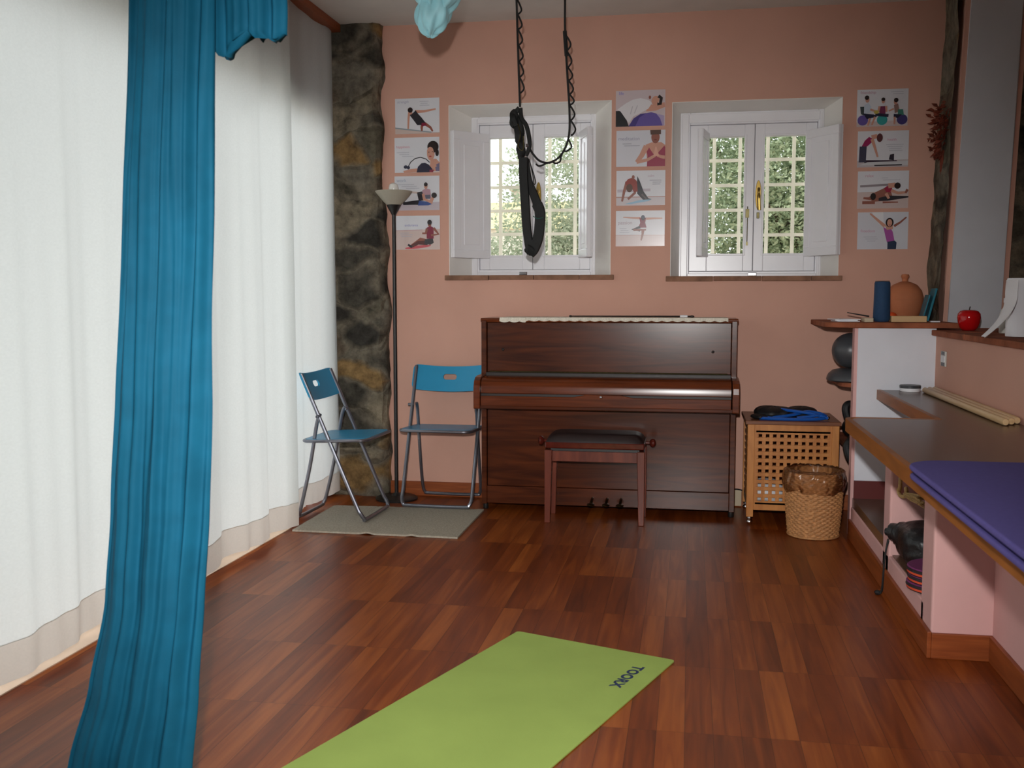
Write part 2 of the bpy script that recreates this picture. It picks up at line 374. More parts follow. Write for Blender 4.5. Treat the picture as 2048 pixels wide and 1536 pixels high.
def wedge(m, a, b, c, d):     # solid between a splayed front strip a-b-c-d given as 8 points
    m.hexa(a+b)
def window(n, w, left_free, right_free):
    x0,x1,z0,z1 = w['o']; i0,i1,j0,j1 = w['i']
    T = thing(f'window_{n}', None, None, ((x0+x1)/2, W, z0), kind='structure')
    m = MB()
    # splayed white reveals filling the space between the hole and the casing
    m.hexa([(x0-.001,W-.001,z0),(x0+.002,W-.001,z0),(i0,YB,z0),(x0-.001,YB,z0),(x0-.001,W-.001,z1),(x0+.002,W-.001,z1),(i0,YB,j1),(x0-.001,YB,z1)])
    m.hexa([(x1-.002,W-.001,z0),(x1+.001,W-.001,z0),(x1+.001,YB,z0),(i1,YB,z0),(x1-.002,W-.001,z1),(x1+.001,W-.001,z1),(x1+.001,YB,z1),(i1,YB,j1)])
    m.hexa([(x0,W-.001,z1-.002),(x1,W-.001,z1-.002),(i1,YB,j1),(i0,YB,j1),(x0,W-.001,z1+.001),(x1,W-.001,z1+.001),(x1,YB,z1+.001),(x0,YB,z1+.001)])
    m.box((x0,YB,z0),(i0,YO,z1)); m.box((i1,YB,z0),(x1,YO,z1)); m.box((i0,YB,j1),(i1,YO,z1))
    m.build('reveal', mt['reveal'], T)
    # brick sill course below the opening
    m = MB(); rnd = random.Random(n)
    X = x0-.025; 
    while X < x1+.02:
        L = min(.27, x1+.025-X)
        m.box((X,W-.022-rnd.random()*.004,z0-.026-rnd.random()*.003),(X+L-.004,YO,z0+.001)); X += L
    m.build('sill', mt['sill'], T, bevel=.003)
    # casing frame
    s0, sm, s1 = w['s']; b0, b1 = w['sz']
    gw = mt['gloss_white']
    m = boxes(((i0,YB,z0),(s0,YB+.07,j1)), ((s1,YB,z0),(i1,YB+.07,j1)), ((s0,YB,b1),(s1,YB+.07,j1)), ((s0,YB,z0),(s1,YB+.07,b0)))
    m.build('casing', gw, T, bevel=.004)
    k = MB()
    for a, b, c, d in ((i0+.010,s0-.008,z0,j1-.010),(s1+.008,i1-.010,z0,j1-.010)): k.box((a,YB-.012,c),(b,YB+.002,d))
    k.box((s0-.0078,YB-.0118,b1+.008),(s1+.0078,YB+.002,j1-.010)); k.box((s0-.0078,YB-.0118,z0),(s1+.0078,YB+.002,b0-.012))
    k.box((s0-.002,YB+.061,b0-.002),(s0+.02,YB+.07,b1+.002)); k.box((s1-.02,YB+.061,b0-.002),(s1+.002,YB+.07,b1+.002)); k.box((sm-.015,YB+.061,b0),(sm+.015,YB+.07,b1)); k.box((s0,YB+.061,b1-.02),(s1,YB+.07,b1+.002)); k.box((s0,YB+.061,b0-.002),(s1,YB+.07,b0+.02))
    k.build('architrave', gw, T, bevel=.004)
    for q, (a, b) in enumerate(((s0, sm), (sm, s1))):
        p0, p1 = w['p'][q]; c0, c1 = w['pz']; e = .0015
        f = boxes(((a+e,YB+.015,b0+e),(p0,YB+.06,b1-e)), ((p1,YB+.015,b0+e),(b-e,YB+.06,b1-e)), ((p0,YB+.015,c1),(p1,YB+.06,b1-e)), ((p0,YB+.015,b0+e),(p1,YB+.06,c0)))
        for lo, hi in (((p0-.012,YB+.008,c0-.012),(p0,YB+.016,c1+.012)),((p1,YB+.008,c0-.012),(p1+.012,YB+.016,c1+.012)),((p0,YB+.008,c1),(p1,YB+.016,c1+.012)),((p0,YB+.008,c0-.012),(p1,YB+.016,c0))): f.box(lo,hi)
        so = f.build('sash', gw, T, bevel=.003)
        boxes(((p0,YB+.036,c0),(p1,YB+.040,c1))).build('pane', mt['glass'], so)
    # panelled inner shutters folded open into the reveal
    for (hx, hy), (fx, fy) in ((left_free), (right_free)):
        h = Vector((hx,hy,0)); f = Vector((fx,fy,0)); d = (f-h); L = d.length; d.normalize(); nrm = Vector((-d.y, d.x, 0))
        if nrm.y > 0: nrm = -nrm
        zz0, zz1 = w['pz'][0]-.02, w['pz'][1]+.02
        fn = lambda u, v, t: h + d*u + nrm*t + Vector((0,0,v))
        m = MB()
        def slab(u0,u1,v0,v1,t0,t1): m.prism([(u0,v0),(u1,v0),(u1,v1),(u0,v1)], fn, t0, t1)
        slab(0,L,zz0,zz1,-.011,.011)
        for t0,t1 in ((.011,.017),(-.017,-.011)):
            r = .048
            slab(0,L,zz0,zz0+r,t0,t1); slab(0,L,zz1-r,zz1,t0,t1); slab(0,r,zz0+r,zz1-r,t0,t1); slab(L-r,L,zz0+r,zz1-r,t0,t1)
            slab(r+.03,L-r-.03,zz0+r+.03,zz1-r-.03,t0*.97,t1*.97)
        m.build('shutter', gw, T, bevel=.003)
    # brass lever handle on the right sash
    hx = w['p'][1][0]-.032 if n == 2 else w['p'][1][0]-.036; hz = (w['pz'][0]+w['pz'][1])/2+.0
    m = MB(); m.prism([(.017*math.cos(a), (.085 if math.sin(a) > 0 else .085)*math.sin(a)) for a in [2*PI*k/20 for k in range(20)]], lambda u,v,t: (hx+u, YB+.015-t, hz+v), 0, .008)
    hd = m.build('handle', mt['brass'], T, bevel=.002, label='brass window handle')
    m = MB(); m.tube(smooth_path([(hx,YB+.01,hz+.03),(hx,YB-.035,hz+.03),(hx,YB-.04,hz-.01),(hx+.004,YB-.035,hz-.09)],5), [.008]*10+[.011]*6, 10); m.build('lever', mt['brass'], hd, smooth=True)
    m = MB(); m.box((hx-.008,YB+.002,hz-.135),(hx+.008,YB+.015,hz-.1)); m.build('catch', mt['oldbrass'], T, bevel=.002)
    # sliding bolt on the left sash and latch in the bottom of the casing
    if n == 2:
        bx = sm-.035; m = MB(); m.box((bx-.010,YB+.004,hz-.13),(bx+.010,YB+.015,hz-.08)); m.tube([(bx,YB+.008,hz-.065),(bx,YB+.008,hz-.285)], .0028, 6); m.box((bx-.005,YB+.004,hz-.29),(bx+.005,YB+.014,hz-.27)); m.build('bolt', mt['oldbrass'], T)
    m = MB(); m.box((sm-.028 + (-.05 if n == 1 else .0),YB-.025,z0+.004),(sm+.022+(-.05 if n == 1 else 0),YB-.011,z0+.024)); m.build('latch', mt['chrome'], T, bevel=.003)
    # painted iron security grille outside the panes
    m = MB(); gx = (-1.336,-1.18,-1.027,-.871,-.713,-.56) if n == 1 else (-.03,.125,.277,.438,.589,.745)
    gz = (2.04,1.89,1.745,1.60) if n == 1 else (2.025,1.877,1.73,1.58)
    for g in gx: m.box((g-.010,6.33,z0),(g+.010,6.345,z1))
    for g in gz: m.box((x0,6.328,g-.009),(x1,6.347,g+.009))
    m.build('security_grille', mt['grille'], T)
    return T
window(1, WIN[0], ((-1.222,6.15),(-1.398,5.945)), ((-.655,6.15),(-.585,5.945)))
window(2, WIN[1], ((.078,6.15),(.040,5.945)), ((.648,6.15),(.80,5.93)))

# rough stone column in the back corner by the curtains
def rough(m, fn, nu, nv, amp, sc=5):
    def g(u, v):
        p, n = fn(u, v)
        d = mnoise.fractal(p*sc, 1, 2, 5)*amp + mnoise.noise(p*sc*.6+Vector((9,3,1)))*amp
        return p + n*d
    m.grid(nu, nv, g)
m = MB()
X0, X1, Y0 = -2.26, -1.832, 5.90
def edge(z): return mnoise.noise(Vector((3.1, 0, z*4)))*.022 + (.028 if z < 1.8 else .012)*min(1, abs(z-2.4))
def prof(u, z):
    # u 0..1 round three faces: left side, front, right side
    L = [Vector((X0,6.0,z)), Vector((X0,Y0+.01,z)), Vector((X1+edge(z)-.03,Y0,z)), Vector((X1+edge(z),Y0+.03,z)), Vector((X1+edge(z)+.004,6.0,z))]
    t = [0,.2,.8,.86,1]
    for a in range(4):
        if u <= t[a+1]:
            k = (u-t[a])/(t[a+1]-t[a]); p = L[a].lerp(L[a+1], k)
            n = [Vector((-1,0,0)), Vector((0,-1,0)), Vector((.5,-.8,0)), Vector((.6,-.4,0))][a]
            return p, n
rough(m, lambda u, v: prof(u, v*CEIL), 60, 150, .028)
structure('wall_corner_stone', m, mt['stone'], smooth=True, recalc=False)

# glazed left side: wall above and around the glass front
GX = -2.165
m = boxes(((GX-.2,-2.6,2.30),(GX,6.4,CEIL)), ((GX-.2,5.80,0),(GX,6.4,2.30)), ((GX-.2,-2.6,0),(GX,.2,2.30)))
structure('wall_left', m, mt['white'])
D = thing('door_1', None, None, (GX-.1, 3.0, 0), kind='structure')
m = MB()
ys = [.2, 2.02, 3.86, 5.80]
for y in ys: m.box((GX-.12,y-.03,0),(GX-.06,y+.03,2.30))
for a, b in zip(ys, ys[1:]): m.box((GX-.12,a,0),(GX-.06,b,.012)); m.box((GX-.12,a,2.24),(GX-.06,b,2.30))
m.build('door_frame', mt['gloss_white'], D)
m = MB()
for a, b in zip(ys, ys[1:]): m.box((GX-.092,a+.03,.012),(GX-.088,b-.03,2.24))
m.build('pane', mt['glass'], D)
# thin reddish rail the curtains hang from
CX = -2.07
structure('trim_1', boxes(((CX-.05,.2,2.765),(CX+.012,5.90,2.809))), mt['baseb'])

structure('trim_4', boxes(((-2.46,.2,-.01),(-2.050,5.0,.004))), M('sunlit floor strip', (236,206,178), .5))  # pale colour stands in for daylight on the floor below the curtain hems

# right side: low wall with a terracotta ledge, opening above, leaning pillar
RX = 1.19
structure('wall_right', boxes(((RX,-1.0,0),(RX+.62,5.66,1.022))), mt['pink'])
m = MB(); y = -1.0; rnd = random.Random(5)
while y < 5.66:
    L = min(.30, 5.66-y)
    m.box((RX-.018-rnd.random()*.006,y,1.022),(RX+.66,y+L-.003,1.05-rnd.random()*.002)); y += L
structure('trim_2', m, mt['terra'], bevel=.004)
# leaning end pillar: pink block with a grey-white face
def lean(x, z): return x + (z-1.05)*.036
m = MB()
for (a, b, y0, y1, mi) in ((1.298,1.606,5.652,6.0,0),(1.320,1.577,5.640,5.66,1)):
    m.m = mi
    m.hexa([(lean(a,1.05),y0,1.05),(lean(b,1.05),y0,1.05),(lean(b,1.05),y1,1.05),(lean(a,1.05),y1,1.05),(lean(a,CEIL)+.0,y0,CEIL),(lean(b,CEIL)-.012,y0,CEIL),(lean(b,CEIL),y1,CEIL),(lean(a,CEIL),y1,CEIL)])
structure('wall_pillar', m, [mt['pink'], mt['greyjamb']])
# stone cladding on the inner corner beside the pillar
m = MB()
def sp(u, v):
    z = 1.05+v*(CEIL-1.05); y = 5.668+u*(W-5.668+.02)
    x = 1.276+(z-1.05)*.033+mnoise.noise(Vector((7,0,z*5)))*.010*u
    return Vector((x, y, z)), Vector((-1,0,0))
rough(m, sp, 26, 100, .012)
structure('wall_right_stone', m, mt['stone_dark'], smooth=True, recalc=False)
# the neighbouring room seen past the pillar
structure('wall_kitchen_stone', boxes(((1.60,5.93,0),(3.4,5.98,CEIL))), mt['stone'])
structure('wall_kitchen', boxes(((3.3,-2.6,0),(3.4,5.93,CEIL))), mt['pink'])
structure('wall_front', boxes(((-2.52,-2.7,0),(3.4,-2.6,CEIL))), mt['pink'])

# built-in bench under the worktop: plinth shelf, piers, setback wall
BX = .811
m = boxes(((BX,3.66,.0),(RX,4.36,.155)), ((BX,4.36,0),(RX,5.30,.155)))
structure('wall_plinth', m, mt['pinklow'], bevel=.006)
structure('trim_3', boxes(((BX+.015,3.70,.155),(RX,4.30,.160)), ((BX+.005,4.43,.155),(RX,5.297,.20))), mt['worktop'])
structure('wall_pier_near', boxes(((BX,3.54,0),(RX,3.70,.706))), mt['pinklow'], bevel=.008)
structure('wall_pier_far', boxes(((BX,4.30,.0),(RX,4.43,.706))), mt['pinklow'], bevel=.008)
structure('wall_under_worktop', boxes(((1.006,-1.0,0),(RX,3.545,.706))), mt['pinklow'])
m = boxes(((BX-.014,3.526,0),(BX,5.30,.092)), ((BX-.0,3.526,0),(1.006,3.54,.087)), ((.992,-1.0,0),(1.006,3.526,.087)))
structure('baseboard_bench', m, mt['baseb'], bevel=.003)
structure('baseboard_back', boxes(((-1.83,W-.014,0),(1.2,W,.088))), mt['baseb'], bevel=.003)
structure('baseboard_panel', boxes(((BX+.010,5.285,.20),(RX,5.30,.290))), mt['redskirt'])
# end panel of the corner shelves
m = MB(); m.box((.806,5.302,.0),(RX+.0,5.37,1.056)); m.m = 1; m.box((.822,5.296,.20),(RX,5.303,1.056))
structure('wall_panel', m, [mt['pinklow'], mt['white']])

# light: overcast daylight, glazing, camera flash
wd = bpy.data.worlds.new('world'); S.world = wd; wd.use_nodes = True
nt = wd.node_tree; nt.nodes.clear()
o = N(nt, 'ShaderNodeOutputWorld'); b = N(nt, 'ShaderNodeBackground'); nt.links.new(b.outputs[0], o.inputs[0])
tc = N(nt, 'ShaderNodeTexCoord'); sx = N(nt, 'ShaderNodeSeparateXYZ'); nt.links.new(tc.outputs['Generated'], sx.inputs[0])
cr = N(nt, 'ShaderNodeValToRGB'); cr.color_ramp.elements[0].position = .45; cr.color_ramp.elements[0].color = (.5,.5,.48,1)
cr.color_ramp.elements[1].position = .52; cr.color_ramp.elements[1].color = (.93,.97,1,1)
mr = N(nt, 'ShaderNodeMapRange'); mr.inputs[1].default_value = -1; mr.inputs[2].default_value = 1
nt.links.new(sx.outputs['Z'], mr.inputs[0]); nt.links.new(mr.outputs[0], cr.inputs[0]); nt.links.new(cr.outputs[0], b.inputs[0])
b.inputs[1].default_value = SKY
def portal(name, loc, rot, sx, sy):
    l = bpy.data.lights.new(name, 'AREA'); l.shape = 'RECTANGLE'; l.size = sx; l.size_y = sy; l.cycles.is_portal = True
    o = bpy.data.objects.new(name, l); COL.objects.link(o); o.location = loc; o.rotation_euler = rot
portal('glass_front_portal', (GX-.25, 3.0, 1.15), (0, -PI/2, 0), 2.3, 5.6)
portal('window_portal', (-.945, 6.40, 1.83), (-PI/2, 0, 0), .96, 1.0)
portal('window_portal', (.345, 6.40, 1.82), (-PI/2, 0, 0), .93, 1.0)
l = bpy.data.lights.new('camera_flash', 'SPOT'); l.energy = FLASH; l.spot_size = math.radians(70); l.spot_blend = 1; l.shadow_soft_size = .03
l.color = (1, .99, .97)
fo = bpy.data.objects.new('camera_flash', l); COL.objects.link(fo); fo.location = (-.05, -.02, CH+.22); fo.rotation_euler = (PI/2-TH-math.radians(8), 0, PSI-math.radians(1))
S.view_settings.view_transform = 'Standard'; S.view_settings.look = 'None'; S.view_settings.gamma = 1; S.view_settings.exposure = EXPO
S.view_settings.use_curve_mapping = False
S.cycles.use_denoising = True
S.cycles.max_bounces = 10; S.cycles.diffuse_bounces = 6; S.cycles.transparent_max_bounces = 12
# ---------------------------------------------------------------- curtains and hanging fabric
def curtain(y0, y1, seed, label, amp=.018, zb=.032, dx=0, thin=1):
    rnd = random.Random(seed)
    T = thing('sheer_curtain', label, 'curtain', (CX+.02, (y0+y1)/2, zb), group='sheer curtains along the glass front')
    ks = [(rnd.uniform(9, 14), rnd.uniform(0, 6), 1), (rnd.uniform(19, 27), rnd.uniform(0, 6), .55), (rnd.uniform(40, 55), rnd.uniform(0, 6), .22)]
    def off(y, z):
        h = 1-(z/2.78)
        s = sum(a*math.sin(f*y+p+.5*math.sin(z*.8+p)) for f, p, a in ks)
        s += .5*mnoise.noise(Vector((y*3, z*.5, seed)))
        return CX+.025+dx+s*amp*(.55+.75*h)
    def zbot(y): return zb+.010*math.sin(y*5+seed)+.006*math.sin(y*11)
    ny = int((y1-y0)*90)
    HEM = .118
    m = MB(); m.grid(ny, 40, lambda u, v: Vector((off(y0+u*(y1-y0), 0+v*2.77), y0+u*(y1-y0), zbot(y0+u*(y1-y0))+HEM+v*(2.77-zb-HEM))))
    m.build('cloth', mt['curtain'], T, smooth=True, recalc=False, auto=180)
    m = MB()
    for d in (0,): m.grid(ny, 5, lambda u, v: Vector((off(y0+u*(y1-y0), v*HEM)+d+.004*(1-v)*math.sin(60*u), y0+u*(y1-y0), zbot(y0+u*(y1-y0))+v*(HEM+.004))))
    m.build('hem', mt['hem'], T, smooth=True, recalc=False, auto=180)
    return T
curtain(1.0, 3.62, 3, 'cream sheer curtain beside the teal silk, on the side away from the chairs', .015, .045)
curtain(3.56, 4.97, 5, 'cream sheer curtain directly behind the teal silk, its hem over the light strip', .012, .040, .034)
curtain(4.94, 5.865, 8, 'cream sheer curtain next to the stone column, behind the angled blue chair', .011, .040, -.060)

# teal aerial silk
T = thing('aerial_silk', 'teal blue fabric length hanging from the ceiling to the floor before the curtains', 'silk', (-1.12, 2.0, 0))
tab = [(.0,-1.43,-1.09),(.05,-1.40,-1.08),(.17,-1.355,-1.063),(.35,-1.30,-1.04),(.55,-1.255,-1.02),(.75,-1.232,-1.005),(.99,-1.213,-.991),(1.41,-1.183,-.977),(1.82,-1.150,-.964),(2.1,-1.13,-.97),(2.4,-1.10,-.99),(2.62,-1.08,-1.01),(2.80,-1.06,-1.025)]
n = 220
def silk_ring(z, tab, yc, th, seed, n=n):
    a, b = lerp_tab(tab, z); c, h = (a+b)/2, (b-a)/2
    ring = []
    w = .35+.65*min(1, h/.1)
    for k in range(n):
        ph = 2*PI*k/n; u = math.cos(ph)
        front = math.sin(ph)
        s = u + .07*math.sin(z*1.3+seed) + .05*mnoise.noise(Vector((u*2, z*1.1, seed)))
        fold = .5*math.sin(s*9+.7*math.sin(z*2.1)) + .42*math.sin(s*17+1.3+.9*math.sin(z*1.7+1)) + .17*math.sin(s*27+z*.8) + .06*math.sin(s*49-z)
        fold += .5*mnoise.noise(Vector((u*7, z*2.2, seed)))
        y = yc - front*(th*(.35+.65*math.sqrt(max(0, 1-u*u)))) - fold*.017*w*abs(front)**.3*(1 if front > 0 else -.7)
        ring.append(Vector((c+h*u+.004*mnoise.noise(Vector((u, z*3, 2))), y, z)))
    return ring
m = MB(); zs = [.004+i*(2.80-.004)/170 for i in range(171)]
m.loft([silk_ring(z, tab, 2.0, .030, 1.7) for z in zs])
m.build('cloth', mt['silk'], T, smooth=True, auto=180)
# loose end folded over at the top, ruffled lower edge
tab2 = [(1.70,-1.02,-.835),(1.80,-1.02,-.830),(2.0,-1.02,-.842),(2.3,-1.04,-.92),(2.55,-1.05,-1.0)]
m = MB(); rings = []
def zlow(u): return 1.744 + .006*math.sin(u*15) + .004*math.sin(u*27+1) - .034*math.exp(-((u+.42)/.20)**2) + .014*math.exp(-((u-.12)/.25)**2)
N0 = 100
for i in range(41):
    v = i/40; ring = []
    for k in range(N0):
        ph = 2*PI*k/N0; u = math.cos(ph); z = zlow(u)+v*(2.55-zlow(u))
        a, b = lerp_tab(tab2, z)
        fold = .6*math.sin(u*12+z*2)+.4*math.sin(u*23+1+z)+.3*mnoise.noise(Vector((u*5, z*3, 4)))
        ring.append(Vector(((a+b)/2+(b-a)/2*u, 2.055-math.sin(ph)*.022-fold*.012*(1+.8*(1-v)**3)*math.sqrt(max(0,1-u*u))*(1 if math.sin(ph) > 0 else .6), z)))
    rings.append(ring)
m.loft(rings); m.build('folded_end', mt['silk'], T, smooth=True, auto=180)

# pale blue knotted silk near the ceiling
T = thing('knotted_silk', 'pale blue fabric tied up in a knot below the ceiling', 'silk', (-.985, 4.0, 2.24))
def knot(c, r, tw, seed, rot):
    def fn(p, a, th):
        k = 1+.10*math.sin(a*5+th*tw+seed)+.05*math.sin(a*11-th*3+seed)+.10*mnoise.noise(p*14+Vector((seed,0,0)))
        return p*k
    m = MB(); m.ball(c, r, 48, 36, rot, fn); return m
R = lambda *e: Matrix.Rotation(e[0],3,'X') @ Matrix.Rotation(e[1],3,'Y') @ Matrix.Rotation(e[2],3,'Z')
knot((-1.012,4.0,2.322), (.068,.060,.086), 2.5, 1, R(.1,.15,0)).build('knot', mt['paleblue'], T, smooth=True, auto=180)
knot((-.957,4.0,2.405), (.060,.055,.105), -3, 3, R(0,.42,0)).build('loop', mt['paleblue'], T, smooth=True, auto=180)
knot((-1.030,3.98,2.42), (.055,.05,.095), 3, 6, R(0,-.12,0)).build('loop', mt['paleblue'], T, smooth=True, auto=180)
m = MB(); m.tube(smooth_path([(-.94,4.0,2.43),(-.935,4.0,2.6),(-.97,4.0,2.808)]), .035, 14); m.build('tail', mt['paleblue'], T, smooth=True)

# black hanging strap trapeze
YS = 5.2
T = thing('suspension_trapeze', 'black strap trapeze hanging on two looped cords before the first window', 'strap', tuple(at(1050, 512, Y=YS)))
def q(x, y, dy=0): return at(x, y, Y=YS+dy)
def daisy(pts_main, loops, name, r=.0055):
    m = MB(); m.tube(smooth_path(pts_main, 8), r, 8)
    for (a, b, c) in loops: m.tube(smooth_path([a, a.lerp(b, .5)+(b-a).length*Vector((0,0,.12)), b, b.lerp(c, .6)-Vector((0,0,.008)), c], 5), .0048, 6)
    return m.build(name, mt['rope'], T, smooth=True)
def line(x0, y0, x1, y1, t): return (x0+(x1-x0)*t, y0+(y1-y0)*t)
top = at(1026, -58, Y=YS); top.z = min(top.z, CEIL)
lm = [Vector((q(1031,-5).x-.002, YS, CEIL)), q(1033,0), q(1036,100), q(1040,214)]
lo = []
ysn = [-32,-2,28,58,90,122,154,186]
for a, b in zip(ysn, ysn[1:]):
    xa, xb = 1033+7*(a/214), 1033+7*(b/214)
    lo.append((q(xa, a), q(xa+10, a+22, -.01), q(xb, b-1)))
daisy(lm, lo, 'daisy_cord')
rm = [Vector((q(1129,-5).x-.002, YS, CEIL)), q(1130,0), q(1130,60), q(1134,140), q(1139,225), q(1137,275), q(1122,310), q(1100,325), q(1080,322), q(1066,308), q(1055,290)]
lo = []
for a, b in ((70,100),(102,134),(134,160),(160,188),(188,208),(210,240),(240,270)):
    f = lambda y: 1130+10*(y-60)/180
    lo.append((q(f(a), a), q(f(a)+11, (a+b)/2+4, -.01), q(f(b)+.5, b)))
lo += [(q(1136,278), q(1143,294,-.01), q(1128,302)), (q(1124,308), q(1120,323,-.01), q(1106,324)), (q(1100,326), q(1086,330,-.01), q(1072,328))]
daisy(rm, lo, 'daisy_cord')
m = MB(); m.tube([q(1129.5,62), q(1133,112)], .010, 8); m.build('buckle', mt['webbing'], T, smooth=True)
def bl(x0, y0, rx, ry, s, dy=0):
    m = MB(); sc = YS/F
    m.ball(q(x0, y0, dy), (rx*sc, .022, ry*sc), 20, 16, None, lambda p, a, th: p*(1+.14*math.sin(a*3+th*4+s)+.08*mnoise.noise(p*40+Vector((s,0,0)))))
    return m
def ribbon(path, hw, th, name, m_, n=6):
    P = smooth_path([q(x, y, d) for x, y, d in path], n)
    m = MB(); rings = []; k = len(P)
    for i, p in enumerate(P):
        t = P[min(i+1,k-1)]-P[max(i-1,0)]; t.normalize(); nn = Vector((t.z, 0, -t.x)); 
        w = hw[0]+(hw[1]-hw[0])*i/(k-1) if isinstance(hw, tuple) else hw
        rings.append([p+nn*w+Vector((0,-th,0)), p+nn*(w+.004), p+nn*w+Vector((0,th,0)), p-nn*w+Vector((0,th,0)), p-nn*(w+.004), p-nn*w+Vector((0,-th,0))])
    m.loft(rings); return m.build(name, m_, T, smooth=True, auto=50)
ribbon([(1047,315,0),(1047,350,0),(1050,400,0),(1053,450,0),(1058,488,0),(1062,507,-.01)], (.020,.019), .012, 'hand_loop', mt['webbing'])
ribbon([(1050,318,.012),(1056,360,.012),(1068,390,.012),(1077,415,.012),(1081,435,.012)], (.016,.020), .008, 'hand_loop', mt['webbing'])
bl(1062,499,12,11,5).build('loop_bottom', mt['webbing'], T, smooth=True)
ribbon([(1074,408,.005),(1080,425,.005),(1079,455,.005),(1075,480,.005),(1067,500,0),(1060,509,-.012)], (.024,.023), .018, 'grip_pad', mt['webbing'])
m = MB(); m.tube(smooth_path([q(1066,432,-.022),(q(1075,437,-.02)),q(1086,435,-.012)], 5), .0022, 5); m.build('seam', mt['greenthread'], T)
# gathered strap bundle and carabiner at the end of the cord
bl(1028,238,9.5,17,1).build('strap_bundle', mt['webbing'], T, smooth=True)
bl(1038,262,10,26,2).build('strap_bundle', mt['webbing'], T, smooth=True)
bl(1042,300,9,18,3).build('strap_bundle', mt['webbing'], T, smooth=True)
ribbon([(1039,216,0),(1032,224,0),(1027,234,-.02),(1033,252,-.02)], .009, .006, 'strap_tail', mt['webbing'])
ribbon([(1041,216,0),(1043,236,-.015),(1052,250,-.02),(1057,268,-.02),(1059,292,-.02),(1052,312,-.01)], .007, .006, 'strap_tail', mt['webbing'])
m = MB(); m.tube(smooth_path([q(1036,248,-.03),q(1041,270,-.035),q(1036,292,-.03),q(1046,300,-.03),q(1047,272,-.035)],6), .003, 6); m.build('carabiner', mt['oldbrass'], T, smooth=True)
m = MB(); m.box(tuple(q(1051,294,-.035)), tuple(q(1058,288,-.02))); m.build('slider', mt['chrome'], T, bevel=.002)
m = MB(); m.tube(smooth_path([q(1058,318,0),q(1063,335,0),q(1068,350,0),q(1071,366,0),q(1064,372,0)],6), .0028, 6); m.tube(smooth_path([q(1060,326,0),q(1066,352,.01),q(1068,368,.01)],5), .0024, 6); m.build('loose_cord', mt['rope'], T, smooth=True)
# ---------------------------------------------------------------- yoga mat
A_, B_, C_ = (at(1035,1262,Z=.006), at(1350,1320,Z=.006), at(1100,1536,Z=.006))
d = (C_-B_); d.normalize(); e = (A_-B_); wdt = e.length; e = (e-d*e.dot(d)).normalized()
MatB, MatD, MatE = B_.copy(), d.copy(), e.copy()      # far right corner, along the mat, across the mat
def onmat(u, v, z): p = MatB+MatD*u+MatE*v; return Vector((p.x, p.y, z))
T = thing('yoga_mat', 'lime green yoga mat with navy lettering lying on the parquet', 'mat', tuple(onmat(.75, wdt/2, 0)))
m = MB(); r = .012
pl = []
for cx, cy, a0 in ((r, r, PI), (1.50-r, r, 1.5*PI), (1.50-r, wdt-r, 0), (r, wdt-r, .5*PI)):
    for k in range(5): a = a0+k*PI/8; pl.append((cx+r*math.cos(a), cy+r*math.sin(a)))
m.prism(pl, lambda u, v, h: onmat(u, v, h), .0005, .006)
m.build('mat_sheet', mt['green'], T, bevel=.001)
def text_faces(txt, size, bold=0, space=1.0):
    cu = bpy.data.curves.new('t', 'FONT'); cu.body = txt; cu.size = size; cu.offset = bold; cu.space_character = space; cu.resolution_u = 3
    o = bpy.data.objects.new('t', cu); COL.objects.link(o)
    dg = bpy.context.evaluated_depsgraph_get(); dg.update()
    me = o.evaluated_get(dg).to_mesh()
    vs = [tuple(v.co) for v in me.vertices]; fs = [tuple(p.vertices) for p in me.polygons]
    o.evaluated_get(dg).to_mesh_clear(); bpy.data.objects.remove(o); bpy.data.curves.remove(cu)
    return vs, fs
p0, p1 = at(1290,1336,Z=.006), at(1237,1371,Z=.006)
u0, v0 = (p0-MatB).dot(MatD), (p0-MatB).dot(MatE); u1 = (p1-MatB).dot(MatD)
vb = (at(1277,1334,Z=.006)-MatB).dot(MatE); vt = (at(1294,1334,Z=.006)-MatB).dot(MatE)
vs, fs = text_faces('TOORX', 1, .045, 1.05)
x0, x1 = min(v[0] for v in vs), max(v[0] for v in vs); y0, y1 = min(v[1] for v in vs), max(v[1] for v in vs)
UL = .205; hh = .040
m = MB(); V = [m.v(onmat(u0-.004+(v[0]-x0)/(x1-x0)*UL, .099-(v[1]-y0)/(y1-y0)*hh, .0064)) for v in vs]
for f in fs: m.face([V[i] for i in f])
m.build('lettering', mt['navy'], T, recalc=False, label='navy printed letters')

# ---------------------------------------------------------------- bath rug under the chairs
P = [at(578,1060,Z=.008), at(645,1010,Z=.008), at(968,1019,Z=.008), at(915,1075,Z=.008)]
P[0].x = max(P[0].x, -2.015); P[1].x = max(P[1].x, -2.015)
m = MB()
def rugf(top):
    def g(u, v):
        p = P[0].lerp(P[3], u).lerp(P[1].lerp(P[2], u), v)
        wv = .008*max(0, 1-v*5)*(math.exp(-((u-.46)/.03)**2)+math.exp(-((u-.73)/.025)**2)*.6)
        return Vector((p.x, p.y-.01*wv, (.010+wv+.0015*mnoise.noise(p*60)) if top else .001+wv*.9))
    return g
m.grid(80, 40, rugf(True)); m.grid(80, 40, rugf(False))
bmesh.ops.remove_doubles(m.bm, verts=m.bm.verts, dist=1e-5)
bed = [e_ for e_ in m.bm.edges if len(e_.link_faces) == 1]
bmesh.ops.bridge_loops(m.bm, edges=bed)
o = m.build('bath_rug', mt['rug'], smooth=True, auto=60); tag(o, 'grey beige rug on the floor under the blue folding chairs', 'rug')

